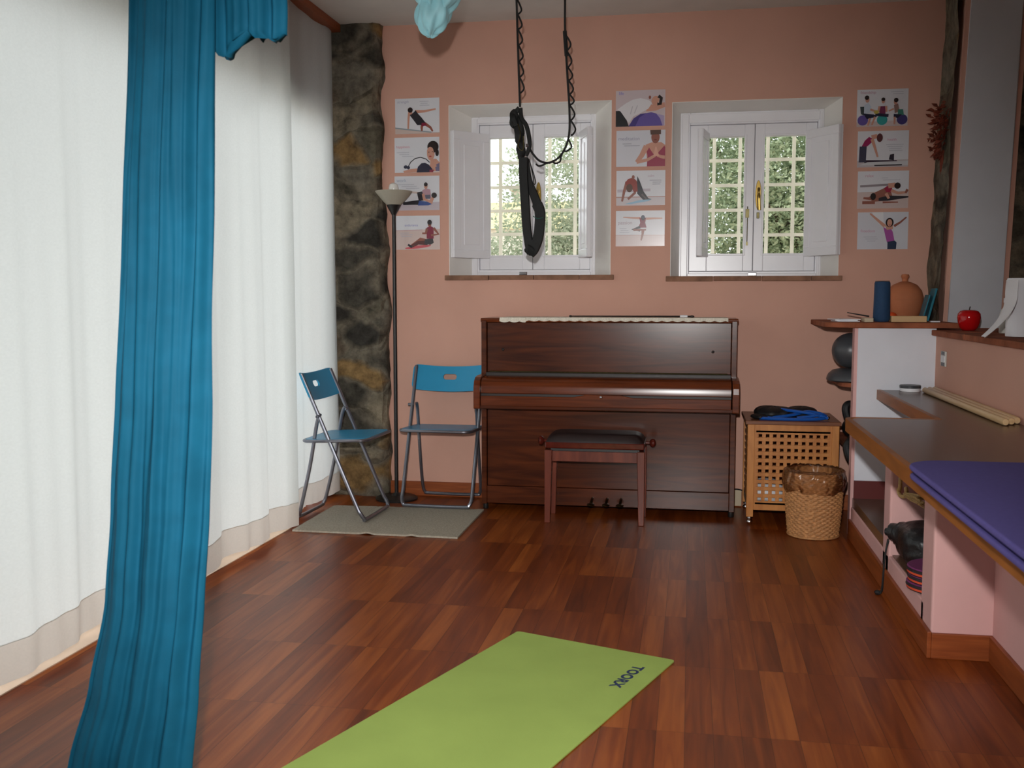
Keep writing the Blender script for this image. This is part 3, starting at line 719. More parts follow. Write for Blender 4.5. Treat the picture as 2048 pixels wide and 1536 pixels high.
# ---------------------------------------------------------------- folding chairs
def make_chair(label):
    T = thing('folding_chair', label, 'chair', (0,0,0), group='blue folding chairs')
    w = .205; g = mt['greymetal']; r = .0105
    # front U: backrest tubes run down and forward to the floor bar (front = -y)
    def fy(z): return -.20+(z/.80)*.345
    c = .045
    path = []
    for s in (-1, 1):
        side = [(s*w, fy(.79), .79), (s*w, fy(.45), .45), (s*w, fy(.10), .10), (s*w, fy(.04), .04+r), (s*(w-.012), -.20, .02), (s*(w-c), -.20, r)]
        path += side if s < 0 else side[::-1]
    o = MB().tube(smooth_path(path, 5), r, 10).build('front_frame', g, T, smooth=True)
    RB = .18
    def ry(z): return fy(.565)+(RB-fy(.565))*(1-z/.565)
    path = []; w2 = w-.025
    for s in (-1, 1):
        side = [(s*w2, fy(.565)+.002, .575), (s*w2, ry(.52)+.012, .52), (s*w2, ry(.30), .30), (s*w2, ry(.08), .08), (s*(w2-.010), RB, .02), (s*(w2-c), RB, r)]
        path += side if s < 0 else side[::-1]
    MB().tube(smooth_path(path, 5), r*.95, 10).build('rear_frame', g, T, smooth=True)
    for s in (-1, 1):
        MB().lathe([(.009,-.028),(.009,.006)], (s*(w-.003)+(0 if s > 0 else .0), fy(.565), .565), 10, 'x').build('pivot', g, T, smooth=True)
    # seat: thin rounded panel in a metal rim
    def seat_poly(k):
        pl = []; X, Y0, Y1, rr = w+.004+k, -.222-k, .145+k, .05
        for cx, cy, a0 in ((X-rr, Y1-rr, 0), (-X+rr, Y1-rr, PI/2), (-X+rr, Y0+rr, PI), (X-rr, Y0+rr, 1.5*PI)):
            for q_ in range(6): a = a0+q_*PI/10; pl.append((cx+rr*math.cos(a), cy+rr*math.sin(a)))
        return pl
    so = MB().prism(seat_poly(-.006), lambda u, v, h: Vector((u, v, .437-v*.04+h)), -.004, .007).build('seat', mt['blue_plastic'], T, bevel=.003)
    pl = seat_poly(0); pl = pl+[pl[0]]
    MB().tube([(u, v, .434-v*.04) for u, v in pl], .009, 8, False).build('seat_rim', g, so, smooth=True)
    # curved backrest with a hand slot
    m = MB(); H0, H1 = .655, .80
    def bk(u, v, t):
        z = H0+v*(H1-H0); sag = .012*(1-u*u)
        zz = z - .016*(1-u*u)
        return Vector((u*(w+.016), fy(z)+.028*(1-u*u)+t, zz))
    NA, NR = 96, 8
    def rrect(ang, hx, hy, rad):
        # point of a rounded rectangle outline in the direction ang (physical metres)
        c_, s_ = math.cos(ang), math.sin(ang); lo, hi = 0, 2
        for _ in range(40):
            t_ = (lo+hi)/2; x, y = abs(t_*c_), abs(t_*s_)
            dx, dy = max(x-(hx-rad), 0), max(y-(hy-rad), 0)
            if math.hypot(dx, dy) <= rad and x <= hx and y <= hy: lo = t_
            else: hi = t_
        return lo*c_, lo*s_
    BW, BH = w+.016, (H1-H0)/2
    angs = [2*PI*(k+.5)/NA for k in range(NA)]
    # even out the samples along the long outline
    outer, inner = [], []
    for k in range(NA):
        q_ = angs[k]; ang = math.atan2(math.sin(q_)*BH, math.cos(q_)*BW)
        outer.append(rrect(ang, BW, BH, .028)); ang2 = math.atan2(math.sin(q_)*.0165, math.cos(q_)*.041)
        x, y = rrect(ang2, .041, .0165, .0155); inner.append((x, y+.012))
    def bp(x, y, t): return bk(x/BW, .5+y/(2*BH), t)
    rings_ = []
    for t, order in ((-.005, range(NR+1)), (.006, range(NR, -1, -1))):
        for j in order:
            f_ = j/NR; rings_.append([bp(ix+(ox-ix)*f_, iy+(oy-iy)*f_, t) for (ix, iy), (ox, oy) in zip(inner, outer)])
    rings_.append(rings_[0])
    m.loft(rings_, cap=False); bmesh.ops.remove_doubles(m.bm, verts=m.bm.verts, dist=1e-6)
    m.build('backrest', mt['blue_plastic'], T, smooth=True, auto=50)
    return T
def dup(root, label):
    r_ = root.copy(); COL.objects.link(r_); r_['label'] = label
    for ch in list(root.children):
        c = ch.copy(); COL.objects.link(c); c.parent = r_
        for g_ in ch.children:
            d_ = g_.copy(); COL.objects.link(d_); d_.parent = c
    return r_
c1 = make_chair('blue folding chair turned sideways, beside the curtain and stone column')
c2 = dup(c1, 'blue folding chair facing the room, partly hidden by the piano')
c1.location = (-1.893, 5.345, .0115); c1.rotation_euler = (0, 0, math.radians(88))
c2.location = (-1.412, 5.772, .0115); c2.rotation_euler = (0, 0, math.radians(-1))

# ---------------------------------------------------------------- floor lamp
LX, LY = -1.725, 5.84
T = thing('floor_lamp', 'black uplighter floor lamp with frosted bowl, next to the stone column', 'lamp', (LX, LY, 0))
MB().lathe([(.0,0),(.125,0),(.127,.010),(.115,.018),(.03,.026),(.014,.04)], (LX,LY,0), 40).build('base', mt['blackmetal'], T, smooth=True)
MB().lathe([(.0115,.03),(.0115,1.70)], (LX,LY,0), 16).build('pole', mt['blackmetal'], T, smooth=True)
MB().lathe([(.012,1.69),(.020,1.705),(.042,1.745),(.040,1.75),(.0,1.75)], (LX,LY,0), 32).build('cup', mt['blackmetal'], T, smooth=True)
m = MB(); m.lathe([(.034,1.747),(.060,1.775),(.092,1.812),(.104,1.826),(.108,1.827),(.106,1.822),(.094,1.806),(.062,1.768),(.036,1.743)], (LX,LY,0), 48, cap=False); m.build('bowl', mt['frost'], T, smooth=True)
MB().lathe([(.0,1.75),(.014,1.752),(.016,1.80),(.026,1.825),(.030,1.845),(.024,1.866),(.010,1.876),(.0,1.877)], (LX,LY,0), 24).build('bulb', mt['bulb'], T, smooth=True)

# ---------------------------------------------------------------- upright piano
PL, PR, PF, PB = -1.160, .250, 5.64, W-.004
PTOP = 1.080
T = thing('upright_piano', 'dark brown upright piano standing against the pink wall', 'piano', ((PL+PR)/2, (PF+PB)/2, 0))
wl, w2_ = mt['walnut'], mt['walnut2']
for X in (PL, PR-.030):
    boxes(((X,PF-.012,.035),(X+.030,PB,PTOP))).build('side_panel', wl, T, bevel=.003)
boxes(((PL+.03,PB-.03,.05),(PR-.03,PB,PTOP-.02))).build('back', mt['walnut_in'], T)
MB().prism([(PF-.008,PTOP-.010),(PB,PTOP-.010),(PB,PTOP+.012),(PF-.004,PTOP+.012),(PF-.012,PTOP+.004)], lambda u,v,h: Vector((h,u,v)), PL-.004, PR+.004).build('lid', w2_, T, bevel=.002)
o = boxes(((PL+.032,PF+.006,.79),(PR-.032,PF+.026,PTOP-.012))).build('upper_panel', wl, T, bevel=.002)
for x, y in ((1006,699),(1426,704)):
    p = at(x, y, Y=PF+.006); MB().lathe([(.0,0),(.008,0),(.007,.004),(0,.005)], (0,0,0), 14).build('knob', mt['walnut_in'], o) if False else None
    MB().ball(p, (.008,.005,.008), 12, 8).build('knob', mt['walnut_in'], o, smooth=True)
# keyboard cover: hinge strip, rounded fallboard, key slip with raised centre, cheeks
boxes(((PL+.03,PF-.03,.765),(PR-.03,PF+.02,.79))).build('hinge_strip', mt['walnut_in'], T, bevel=.003)
MB().tube([(PL+.05,PF-.022,.792),(PR-.05,PF-.022,.792)], .005, 8).build('hinge', mt['oldbrass'], T, smooth=True)
FL = [(PF+.0,.772),(5.545,.772),(5.50,.768),(5.472,.758),(5.456,.742),(5.450,.722),(5.449,.688),(5.46,.680),(PF+.0,.680)]
MB().prism(FL, lambda u,v,h: Vector((h,u,v)), PL+.034, PR-.034).build('fallboard', w2_, T, smooth=True, auto=30)
xc = (PL+PR)/2
prof_ = [(PL+.034,.618),(PR-.034,.618),(PR-.034,.672),(xc+.16,.672),(xc+.09,.687),(xc-.09,.687),(xc-.16,.672),(PL+.034,.672)]
ks = MB().prism(prof_, lambda u,v,h: Vector((u,h,v)), 5.436, 5.47).build('key_slip', w2_, T, bevel=.003)
boxes(((PL+.034,5.452,.664),(PR-.034,5.50,.684))).build('groove', mt['walnut_in'], T)  # near-black fill, painted as the shade in the slit above the key slip
p = at(1202,795,Y=5.434); MB().ball(p, (.008,.004,.008), 14, 8).build('lock', mt['chrome'], ks, smooth=True)
boxes(((PL+.01,5.45,.600),(PR-.01,PF+.02,.620))).build('key_bed', wl, T, bevel=.003)
CK = [(PF+.02,.598),(PF+.02,.778),(5.53,.778),(5.475,.772),(5.445,.756),(5.430,.73),(5.426,.70),(5.426,.606),(5.432,.600)]
for X in (PL-.004, PR-.034+.006):
    MB().prism(CK, lambda u,v,h: Vector((h,u,v)), X, X+.036).build('cheek', w2_, T, bevel=.004)
MB().ball(at(1213,819,Y=5.60), (.011,.02,.011), 14, 10).build('lid_knob', mt['blackmetal'], T, smooth=True)
boxes(((PL+.032,PF+.004,.14),(PR-.032,PF+.024,.600))).build('lower_panel', wl, T, bevel=.002)
boxes(((PL+.030,PF-.004,.040),(PR-.030,PF+.028,.1385))).build('bottom_rail', wl, T, bevel=.002)
for x in (1182,1212,1240):
    p = at(x, 1000, Y=PF-.05)
    m = MB(); m.tube(smooth_path([(p.x+.004,PF+.0,.085),(p.x+.003,PF-.03,.082),(p.x,PF-.055,.066)],5), .008, 10); m.ball((p.x,PF-.068,.062), (.022,.026,.009), 16, 8)
    m.build('pedal', mt['oldbrass'], T, smooth=True)
for X in (PL+.016, PR-.016):
    for Y in (PF+.03, PB-.05): MB().lathe([(.014,0),(.016,.004),(.016,.03),(.011,.036)], (X,Y,0), 14).build('caster', mt['blackmetal'], T, smooth=True)
# on the piano: lace runner, thin stick
def runner(u, v):
    x = PL+.105+u*(1.255); L = .36+.0; s = v*L
    front = PF-.010; drop = .014+.006*abs(math.sin(u*70))+.006*(1 if u < .12 else 0)
    if s < drop: return Vector((x, front-.004, PTOP+.0145-(drop-s)))
    return Vector((x, front-.004+(s-drop)*.9, PTOP+.0150))
m = MB(); m.grid(240, 14, runner); o = m.build('lace_runner', mt['lace'], recalc=False); sd = o.modifiers.new('t','SOLIDIFY'); sd.thickness = .0012; sd.offset = 1
tag(o, 'cream lace runner lying along the top of the piano', 'runner')
T = thing('drum_stick', 'thin dark stick with a silver band lying on top of the piano', 'stick', (-.36, 5.74, PTOP+.0165))
pa, pb = at(1141,634,Y=5.74), at(1386,636,Y=5.74); zz = PTOP+.0165+.006
MB().tube([(pa.x,5.74,zz),(pb.x,5.74,zz)], [.003,.0045], 8).build('shaft', mt['walnut_in'], T, smooth=True)
MB().ball((pa.x,5.74,zz), (.009,.006,.006), 12, 8).build('tip', mt['walnut_in'], T, smooth=True)
a, b = at(1360,636,Y=5.74).x, at(1375,636,Y=5.74).x
MB().tube([(a,5.74,zz+.001),(b,5.74,zz+.001)], .0072, 12).build('band', mt['paper'], T, smooth=True, label='silver white band')
MB().ball((pb.x-.006,5.74,zz), (.014,.0065,.0065), 12, 8).build('end_cap', mt['walnut_in'], T, smooth=True)

# ---------------------------------------------------------------- piano stool
SX0, SX1, SY0, SY1 = -.760, -.228, 5.355, 5.615
T = thing('piano_stool', 'mahogany piano stool with a dark leather seat in front of the piano', 'stool', ((SX0+SX1)/2, (SY0+SY1)/2, 0))
for sx, X in ((1,SX0),(-1,SX1)):
    for sy, Y in ((1,SY0),(-1,SY1)):
        t, b = .040, .030
        def c(z, w_): 
            x2, y2 = X+sx*w_, Y+sy*w_
            return [(min(X,x2),min(Y,y2),z),(max(X,x2),min(Y,y2),z),(max(X,x2),max(Y,y2),z),(min(X,x2),max(Y,y2),z)]
        m = MB(); m.hexa(c(0,b)+c(.395,t)); m.build('leg', mt['mahog'], T, bevel=.003)
m = boxes(((SX0+.04,SY0+.006,.335),(SX1-.04,SY0+.028,.390)), ((SX0+.04,SY1-.028,.335),(SX1-.04,SY1-.006,.390)), ((SX0+.006,SY0+.04,.335),(SX0+.028,SY1-.04,.390)), ((SX1-.028,SY0+.04,.335),(SX1-.006,SY1-.04,.390)))
m.build('apron', mt['mahog'], T, bevel=.002)
boxes(((SX0+.03,SY0+.03,.39),(SX1-.03,SY1-.03,.408))).build('lift_mechanism', mt['blackmetal'], T)
boxes(((SX0+.002,SY0+.002,.405),(SX1-.002,SY1-.002,.440))).build('seat_frame', mt['mahogknob'], T, bevel=.006)
m = MB()
def cush(u, v):
    a, b = 2*u-1, 2*v-1
    h = (1-a**6)*(1-b**4)
    sx = 1-.05*(h**.5); 
    return Vector(((SX0+SX1)/2+a*(SX1-SX0)/2*.985*(1-.0*h), (SY0+SY1)/2+b*(SY1-SY0)/2*.98, .438+.040*min(1,h*1.6)**.5+.006*h))
m.grid(40, 24, cush); m.build('seat_cushion', mt['darkleather'], T, smooth=True, auto=180)
for s, X in ((-1,SX0),(1,SX1)):
    m = MB(); m.lathe([(.008,0),(.008,.020*s),(.018,.024*s),(.025,.034*s),(.024,.044*s),(.012,.053*s),(.0,.055*s)], (X,(SY0+SY1)/2,.428), 24, 'x'); m.build('adjuster_knob', mt['mahogknob'], T, smooth=True)
# ---------------------------------------------------------------- worktop (one L-shaped slab) with wood edge
ZT = .75
T = thing('worktop', 'dark laminate worktop with an orange wood edge along the right wall', 'worktop', (.9, 3.2, .706))
FX, FY, MX, FE = .585, 4.06, .918, 5.294
rr = .05
def arc(cx, cy, r, a0, a1, n=6): return [(cx+r*math.cos(a0+(a1-a0)*k/n), cy+r*math.sin(a0+(a1-a0)*k/n)) for k in range(n+1)]
outl = [(RX-.002,.2),(RX-.002,FE),(MX,FE),(MX,FY)] + arc(FX+rr, FY-rr, rr, PI/2, PI) + [(FX,.2)]
MB().prism([(x+(.02 if x < RX-.1 else 0), min(y, FE-.0)-(.02 if y > 3.9 and y < 4.1 else 0)) if x < RX-.1 else (x, y) for x, y in outl], lambda u,v,h: Vector((u,v,h)), .708, ZT).build('slab', mt['worktop'], T, bevel=.0015)
e_out = [(MX,FE),(MX,FY)] + arc(FX+rr, FY-rr, rr, PI/2, PI) + [(FX,.2)]
e_in = [(MX+.02,FE),(MX+.02,FY-.02)] + arc(FX+rr, FY-rr, rr-.02, PI/2, PI) + [(FX+.02,.2)]
m = MB()
for (a, b, c, d_) in zip(e_out, e_out[1:], e_in[1:], e_in): m.hexa([(*a,.703),(*b,.703),(*c,.703),(*d_,.703),(*a,ZT+.001),(*b,ZT+.001),(*c,ZT+.001),(*d_,ZT+.001)])
m.build('edging', mt['edgewood'], T, label='orange wood edge strip')

# stacked purple foam mats
def foam(y1, dx, z0, th, label, seed):
    x0, x1, y0 = .548+dx, 1.16+dx*.3, .5
    r = .10
    pl = [(x1,y0),(x1,y1)] + arc(x0+r, y1-r, r, PI/2, PI, 8) + [(x0,y0)]
    o = MB().prism(pl, lambda u,v,h: Vector((u,v,h)), z0, z0+th).build('foam_mat', mt['purple'], bevel=.0045, seg=3)
    return tag(o, label, 'mat', 'purple foam mats on the worktop')
foam(2.775, .004, ZT+.0012, .0125, 'purple foam mat, bottom one of the three on the worktop', 1)
foam(2.785, .013, ZT+.0142, .0125, 'purple foam mat in the middle of the three on the worktop', 2)
foam(2.755, -.002, ZT+.0272, .0135, 'purple foam mat, topmost of the three on the worktop', 3)

# wooden dowels lying along the wall
for k, (dx, y0, y1, lb) in enumerate(((1.115,3.87,5.16,'long pale wooden dowel, outermost of those lying on the worktop'),(1.143,3.90,5.19,'long pale wooden dowel between two others on the worktop'),(1.171,3.93,5.21,'long pale wooden dowel lying closest to the pink wall on the worktop'))):
    rr_ = .0135
    o = MB().lathe([(.0,y0),(rr_*.8,y0+.001),(rr_,y0+.008),(rr_,y1-.008),(rr_*.8,y1-.001),(0,y1)], (dx,0,ZT+rr_+.0005), 18, 'y').build('wooden_dowel', mt['dowel'], smooth=True)
    tag(o, lb, 'dowel', 'wooden dowels on the worktop')
p = at(1836,783,Z=ZT)
T = thing('round_tin', 'small round white tin with a grey lid on the worktop', 'tin', (1.062,5.23,ZT))
MB().lathe([(.0,.0),(.046,.0005),(.047,.016),(.0,.016)], (1.062,5.23,ZT+.0005), 28).build('body', mt['paper'], T, smooth=True)
MB().lathe([(.0,.016),(.049,.016),(.050,.028),(.047,.031),(.0,.031)], (1.062,5.23,ZT+.001), 28).build('lid', mt['charcoal'], T, smooth=True, label='grey lid')

# under the worktop: cloth bag, discs, straw brush
T = thing('drawstring_bag', 'black drawstring bag lying on the low shelf under the worktop', 'bag', (.95, 4.12, .161))
def bagf(p, a, th):
    n_ = (abs(p.x/.185)**4+abs(p.y/.16)**4+abs(p.z/.09)**3)**.25
    k = (1+.05*mnoise.noise(p*9+Vector((3,1,0)))+.03*mnoise.noise(p*22))/max(n_,.01)*.94
    q_ = Vector((p.x*k, p.y*k, p.z*k-.03*abs(p.x/.185)*(1 if p.z > 0 and p.x > 0 else 0)))
    q_.z = max(q_.z, -.0835)
    return q_
m = MB(); m.ball((.985,4.135,.246), (.185,.160,.090), 48, 30, None, bagf); m.build('bag_body', mt['bagcloth'], T, smooth=True, auto=180)
m = MB(); m.tube(smooth_path([(.88,4.16,.262),(.83,4.235,.268),(.795,4.272,.262)],5), [.062]*3+[.05]*2+[.036]*3+[.016]*3, 12); m.build('bag_neck', mt['bagcloth'], T, smooth=True)
m = MB(); m.tube(smooth_path([(.800,4.26,.235),(.790,4.245,.19),(.785,4.25,.12),(.785,4.26,.04),(.780,4.27,.007),(.765,4.28,.006)],6), .0035, 6); m.tube(smooth_path([(.802,4.255,.23),(.786,4.25,.16),(.782,4.255,.05),(.775,4.262,.008),(.757,4.25,.008)],6), .003, 6); m.ball((.768,4.272,.010),(.014,.012,.009),10,8); m.build('drawstring', mt['rope'], T, smooth=True)
DZ = .156
for k, lb in enumerate(('round purple and orange disc, bottom of the stack of three by the pink pier','round purple and orange disc in the middle of the stack by the pink pier','round purple disc with orange rim on top of the stack by the pink pier')):
    cx, cy, z = .900+.004*(k%2), 3.822-.004*k, .1605+k*.0285
    m = MB(); R_ = .114
    prof_ = [(.0,0,2),(R_-.002,0,2),(R_,.004,2),(R_,.009,1),(R_+.0015,.012,1),(R_,.015,2),(R_,.0235,2),(R_-.004,.0275,0),(0,.028,0)]
    n_ = 48; rings = [[m.v((cx+r_*math.cos(2*PI*i/n_), cy+r_*math.sin(2*PI*i/n_), z+h)) for i in range(n_)] for r_, h, c_ in prof_]
    for a, b, pr_ in zip(rings, rings[1:], prof_[1:]):
        m.m = pr_[2]
        for i in range(n_): m.face([a[i], a[(i+1)%n_], b[(i+1)%n_], b[i]])
    if k == 2:   # orange emblem patch printed on the top face
        m.m = 1; pl = [(.055+.055*math.cos(t*2*PI/18)*(1-.25*math.cos(2*t*2*PI/18)), -.055+.038*math.sin(t*2*PI/18)) for t in range(18)]
        m.face([m.v((cx+u, cy+v, z+.0284)) for u, v in pl])
    bmesh.ops.remove_doubles(m.bm, verts=m.bm.verts, dist=1e-6)
    o = m.build('rotation_disc', [mt['discp'],mt['disco'],mt['discb']], smooth=True, recalc=True, auto=30)
    tag(o, lb, 'disc', 'purple discs stacked under the worktop')
T = thing('hanging_broom', 'straw hand broom with a looped handle hanging under the worktop', 'broom', (.80,4.0,.56))
hook = [at(1801,966,X=.84), at(1797,980,X=.84), at(1801,991,X=.84), at(1809,993,X=.84), at(1813,984,X=.84), at(1812,976,X=.84)]
hook = [Vector((p.x, p.y, min(p.z, .70))) for p in hook]
m = MB(); m.tube(smooth_path([Vector((hook[0].x, hook[0].y, .704))]+hook, 5), .008, 8); m.build('loop_handle', mt['straw'], T, smooth=True)
a, b = at(1812,990,X=.84), at(1846,1003,X=.84)
m = MB(); rnd = random.Random(2)
for k in range(26):
    o1 = Vector((rnd.uniform(-.01,.01), rnd.uniform(-.004,.004), rnd.uniform(-.008,.008))); o2 = Vector((rnd.uniform(-.02,.02), rnd.uniform(-.03,.03), rnd.uniform(-.022,.022)))
    m.tube([a+o1, a.lerp(b,.5)+o1*.6+o2*.6, b+o2], .0028, 5)
m.build('straw_bundle', mt['straw'], T)

# ---------------------------------------------------------------- corner shelves between end panel and back wall
def shelf_poly(xl): return [(RX+.10,5.262),(.80,5.262)] + arc(xl+.12, 5.262+.16, .12, 1.35*PI, PI, 6) + [(xl,W-.004),(RX+.10,W-.004)]
o = MB().prism(shelf_poly(.668), lambda u,v,h: Vector((u,v,h)), 1.0575, 1.084).build('corner_shelf', mt['terra'], bevel=.004)
tag(o, 'terracotta shelf top over the white end panel, holding pot and speaker', 'shelf', 'corner shelves')
def low_poly(xl): return [(RX-.003,5.372)] + [(.83,5.372)] + arc(xl+.13, 5.372+.13, .13, 1.5*PI, PI, 8) + [(xl,W-.016),(RX-.003,W-.016)]
for z, xl, lb in ((.772,.762,'terracotta corner shelf at mid height, carrying the grey cushion'),(.45,.80,'lower terracotta corner shelf behind the worktop end')):
    o = MB().prism(low_poly(xl), lambda u,v,h: Vector((u,v,h)), z-.022, z).build('corner_shelf', mt['terra'], bevel=.003); tag(o, lb, 'shelf', 'corner shelves')
# items on the mid shelf
o = MB().lathe([(0,0),(.128,.001),(.138,.008),(.137,.018),(.128,.040),(.108,.058),(.07,.067),(0,.069)], (.842,5.53,.7725), 40).build('balance_cushion', mt['charcoal'], smooth=True); tag(o, 'flat grey inflatable cushion on the mid corner shelf', 'cushion')
o = MB().ball((.822,5.53,.9330), (.094,.094,.0912), 32, 24).build('exercise_ball', mt['charcoal'], smooth=True); tag(o, 'dark grey glossy exercise ball on the grey cushion, beside the end panel', 'ball')
T = thing('equipment_bag', 'black bag with a rounded handle on the lower corner shelf', 'bag', (.84,5.56,.4505))
m = MB(); m.ball((.915,5.55,.525), (.12,.12,.074), 24, 16, None, lambda p,a,th: p*(1+.1*mnoise.noise(p*14))); m.build('body', mt['black'], T, smooth=True)
m = MB(); m.tube(smooth_path([(.845,5.50,.54),(.812,5.49,.585),(.800,5.49,.635),(.82,5.50,.655),(.86,5.51,.64),(.87,5.52,.58)],5), .020, 10); m.build('handle', mt['black'], T, smooth=True)
m = MB(); m.tube(smooth_path([(.86,5.46,.53),(.815,5.43,.47),(.80,5.425,.44),(.815,5.42,.39),(.85,5.415,.35)],5), .020, 10); m.build('shoulder_strap', mt['black'], T, smooth=True)
# items on the terracotta top
ZS = 1.0845
T = thing('terracotta_pot', 'round lidded terracotta pot on the corner shelf behind the navy speaker', 'pot', (1.130,5.78,ZS))
MB().lathe([(0,0),(.055,0),(.072,.02),(.092,.07),(.096,.105),(.0955,.110)], (1.130,5.78,ZS), 40).build('body', mt['pot'], T, smooth=True)
MB().lathe([(.0,.1105),(.0965,.1105),(.096,.125),(.086,.160),(.062,.190),(.032,.204),(.016,.209),(.014,.222),(.022,.235),(.018,.246),(0,.248)], (1.130,5.78,ZS), 40).build('lid', mt['pot'], T, smooth=True)
T = thing('bluetooth_speaker', 'dark navy cylindrical speaker standing on the terracotta shelf', 'speaker', (.955,5.44,ZS))
MB().lathe([(0,0),(.034,.001),(.037,.006),(.0415,.014),(.040,.10),(.038,.196),(.035,.203),(0,.204)], (.955,5.44,ZS), 36).build('body', mt['speaker'], T, smooth=True)
MB().lathe([(.030,.2045),(.036,.2045),(.0355,.207),(.030,.207)], (.955,5.44,ZS), 36).build('top_ring', mt['blackmetal'], T, smooth=True)
o = boxes(((.995,5.395,ZS),(1.165,5.455,ZS+.030))).build('pine_block', mt['tan'], bevel=.002); tag(o, 'raw pine block lying in front of the terracotta pot', 'block')
m = MB(); m.ball((1.03,5.60,ZS+.024), (.032,.030,.024), 20, 12); o = m.build('orange_ball', mt['orange'], smooth=True); tag(o, 'small orange object between speaker and pine block', 'toy')
def slantbox(name, a, b, w_, th, mat_, label, cat, group=None):
    a, b = Vector(a), Vector(b); d_ = (b-a); L = d_.length; d_.normalize(); s_ = Vector((0,1,0)); n_ = d_.cross(s_).normalized()
    m = MB(); m.hexa([tuple(a+s_*y+n_*x) for x, y in ((-th/2,0),(th/2,0),(th/2,w_),(-th/2,w_))]+[tuple(b+s_*y+n_*x) for x, y in ((-th/2,0),(th/2,0),(th/2,w_),(-th/2,w_))])
    o = m.build(name, mat_, bevel=.0015); return tag(o, label, cat, group)
pa, pb = at(1848,636,Y=5.62), at(1866,577,Y=5.62)
slantbox('plastic_folder', (pa.x+.006,5.56,ZS+.002), (pb.x+.006,5.56,pb.z), .11, .010, mt['teal'], 'teal plastic folder leaning against the stone, nearer the white pillar', 'folder', 'teal folders')
pa, pb = at(1833,634,Y=5.66), at(1848,590,Y=5.66)
slantbox('plastic_folder', (pa.x+.012,5.575,ZS+.002), (pb.x+.012,5.575,pb.z), .10, .007, mt['teal'], 'narrow teal folder leaning beside the terracotta pot', 'folder', 'teal folders')
p = at(1714,640,Z=ZS); m = MB()
for k, (dx, dy, ang) in enumerate(((0,0,.1),(.01,.02,-.15),(-.005,.01,.3))):
    c_, s_ = math.cos(ang), math.sin(ang)
    m.prism([(u*c_-v*s_, u*s_+v*c_) for u, v in ((-.055,-.075),(.055,-.075),(.055,.075),(-.055,.075))], lambda u,v,h: Vector((.785+dx+u, 5.49+dy+v, ZS+.0005+k*.0042+h)), 0, .004)
o = m.build('paper_stack', mt['paper']); tag(o, 'loose white papers at the free end of the terracotta shelf', 'paper')
o = boxes(((.862,5.37,ZS),(.905,5.48,ZS+.020))).build('notebook', mt['beige'], bevel=.002); tag(o, 'small tan notebook beside the navy speaker', 'book')
pz = ZS+.0235
o = MB().tube([(.80,5.53,ZS+.045),(.905,5.50,ZS+.026)], [.002,.0042], 8).build('pen', mt['black'], smooth=True); tag(o, 'black pen sticking out beside the navy speaker', 'pen')
o = boxes(((1.17,5.39,ZS),(1.215,5.42,ZS+.006))).build('card', mt['paper'], bevel=.001); tag(o, 'small white card at the end of the pine block', 'card')
o.location.x += .012

# ---------------------------------------------------------------- on the wall ledge
ZL = 1.0505
AX, AY = at(1937,661,Z=ZL).x, at(1937,661,Z=ZL).y
T = thing('decor_apple', 'shiny red lacquered apple on the terracotta ledge', 'apple', (AX,AY,ZL))
R_ = .052
prof_ = [(0,.002),(.018,.001),(.028,.0),(.040,.014),(.049,.038),(.0525,.062),(.050,.080),(.040,.093),(.026,.098),(.012,.094),(.004,.088),(0,.087)]
MB().lathe(prof_, (AX,AY,ZL), 40).build('fruit', mt['red'], T, smooth=True, auto=180)
MB().tube(smooth_path([(AX,AY,ZL+.087),(AX+.001,AY,ZL+.102),(AX+.004,AY,ZL+.114)],4), .0028, 8).build('stem', mt['walnut_in'], T, smooth=True)
# paper towel roll with a loose sheet hanging over the ledge
TX, TY = 1.325, 4.44
T = thing('paper_towel', 'white paper towel roll with a loose sheet trailing over the ledge', 'paper towel', (TX,TY,ZL))
MB().lathe([(.02,0),(.060,0),(.061,.003),(.061,.232),(.060,.235),(.02,.235)], (TX,TY,ZL), 40).build('roll', mt['paper'], T, smooth=True)
m = MB()
def sheet(u, v):
    # v 0 top .. 1 bottom; sheet leaves the roll on its left side and flares toward the room
    h = .225*(1-v); fl = max(0, v-.25)/.75
    x = TX-.061-.002-fl**1.6*(.11+.03*u)+.006*math.sin(u*7+v*4)*fl
    y = TY+.01-u*.16-fl*(.10)+.01*math.sin(v*6)
    return Vector((x, y, ZL+h+.003-.006*math.sin(u*5)*fl*(1-v)))
m.grid(24, 24, sheet); o = m.build('loose_sheet', mt['paper'], T, smooth=True, recalc=False, auto=180); sd = o.modifiers.new('t','SOLIDIFY'); sd.thickness = .0008
T = thing('glass_bottle', 'small clear bottle half hidden behind the paper towel roll', 'bottle', (1.375,4.83,ZL))
MB().lathe([(0,0),(.026,0),(.028,.004),(.028,.085),(.020,.105),(.011,.115),(.011,.135)], (1.375,4.83,ZL), 24).build('bottle_body', mt['lightgrey'], T, smooth=True)
MB().lathe([(0,.135),(.013,.135),(.013,.155),(0,.156)], (1.375,4.83,ZL), 20).build('cap', mt['paper'], T, smooth=True)
# light switch on the low wall
sy, sz = 5.115, .918
T = thing('light_switch', 'grey and white light switch plate on the pink wall above the worktop', 'switch', (RX,sy,sz))
boxes(((RX-.008,sy-.045,sz-.036),(RX-.0005,sy+.045,sz+.036))).build('plate', mt['lightgrey'], T, bevel=.003)
boxes(((RX-.012,sy-.042,sz-.016),(RX-.0078,sy+.028,sz+.016))).build('rocker', mt['paper'], T, bevel=.002)
boxes(((RX-.0095,sy-.028,sz+.018),(RX-.0078,sy+.030,sz+.034))).build('blank', mt['charcoal'], T)
boxes(((RX-.0095,sy-.028,sz-.034),(RX-.0078,sy+.030,sz-.018))).build('blank', mt['charcoal'], T)
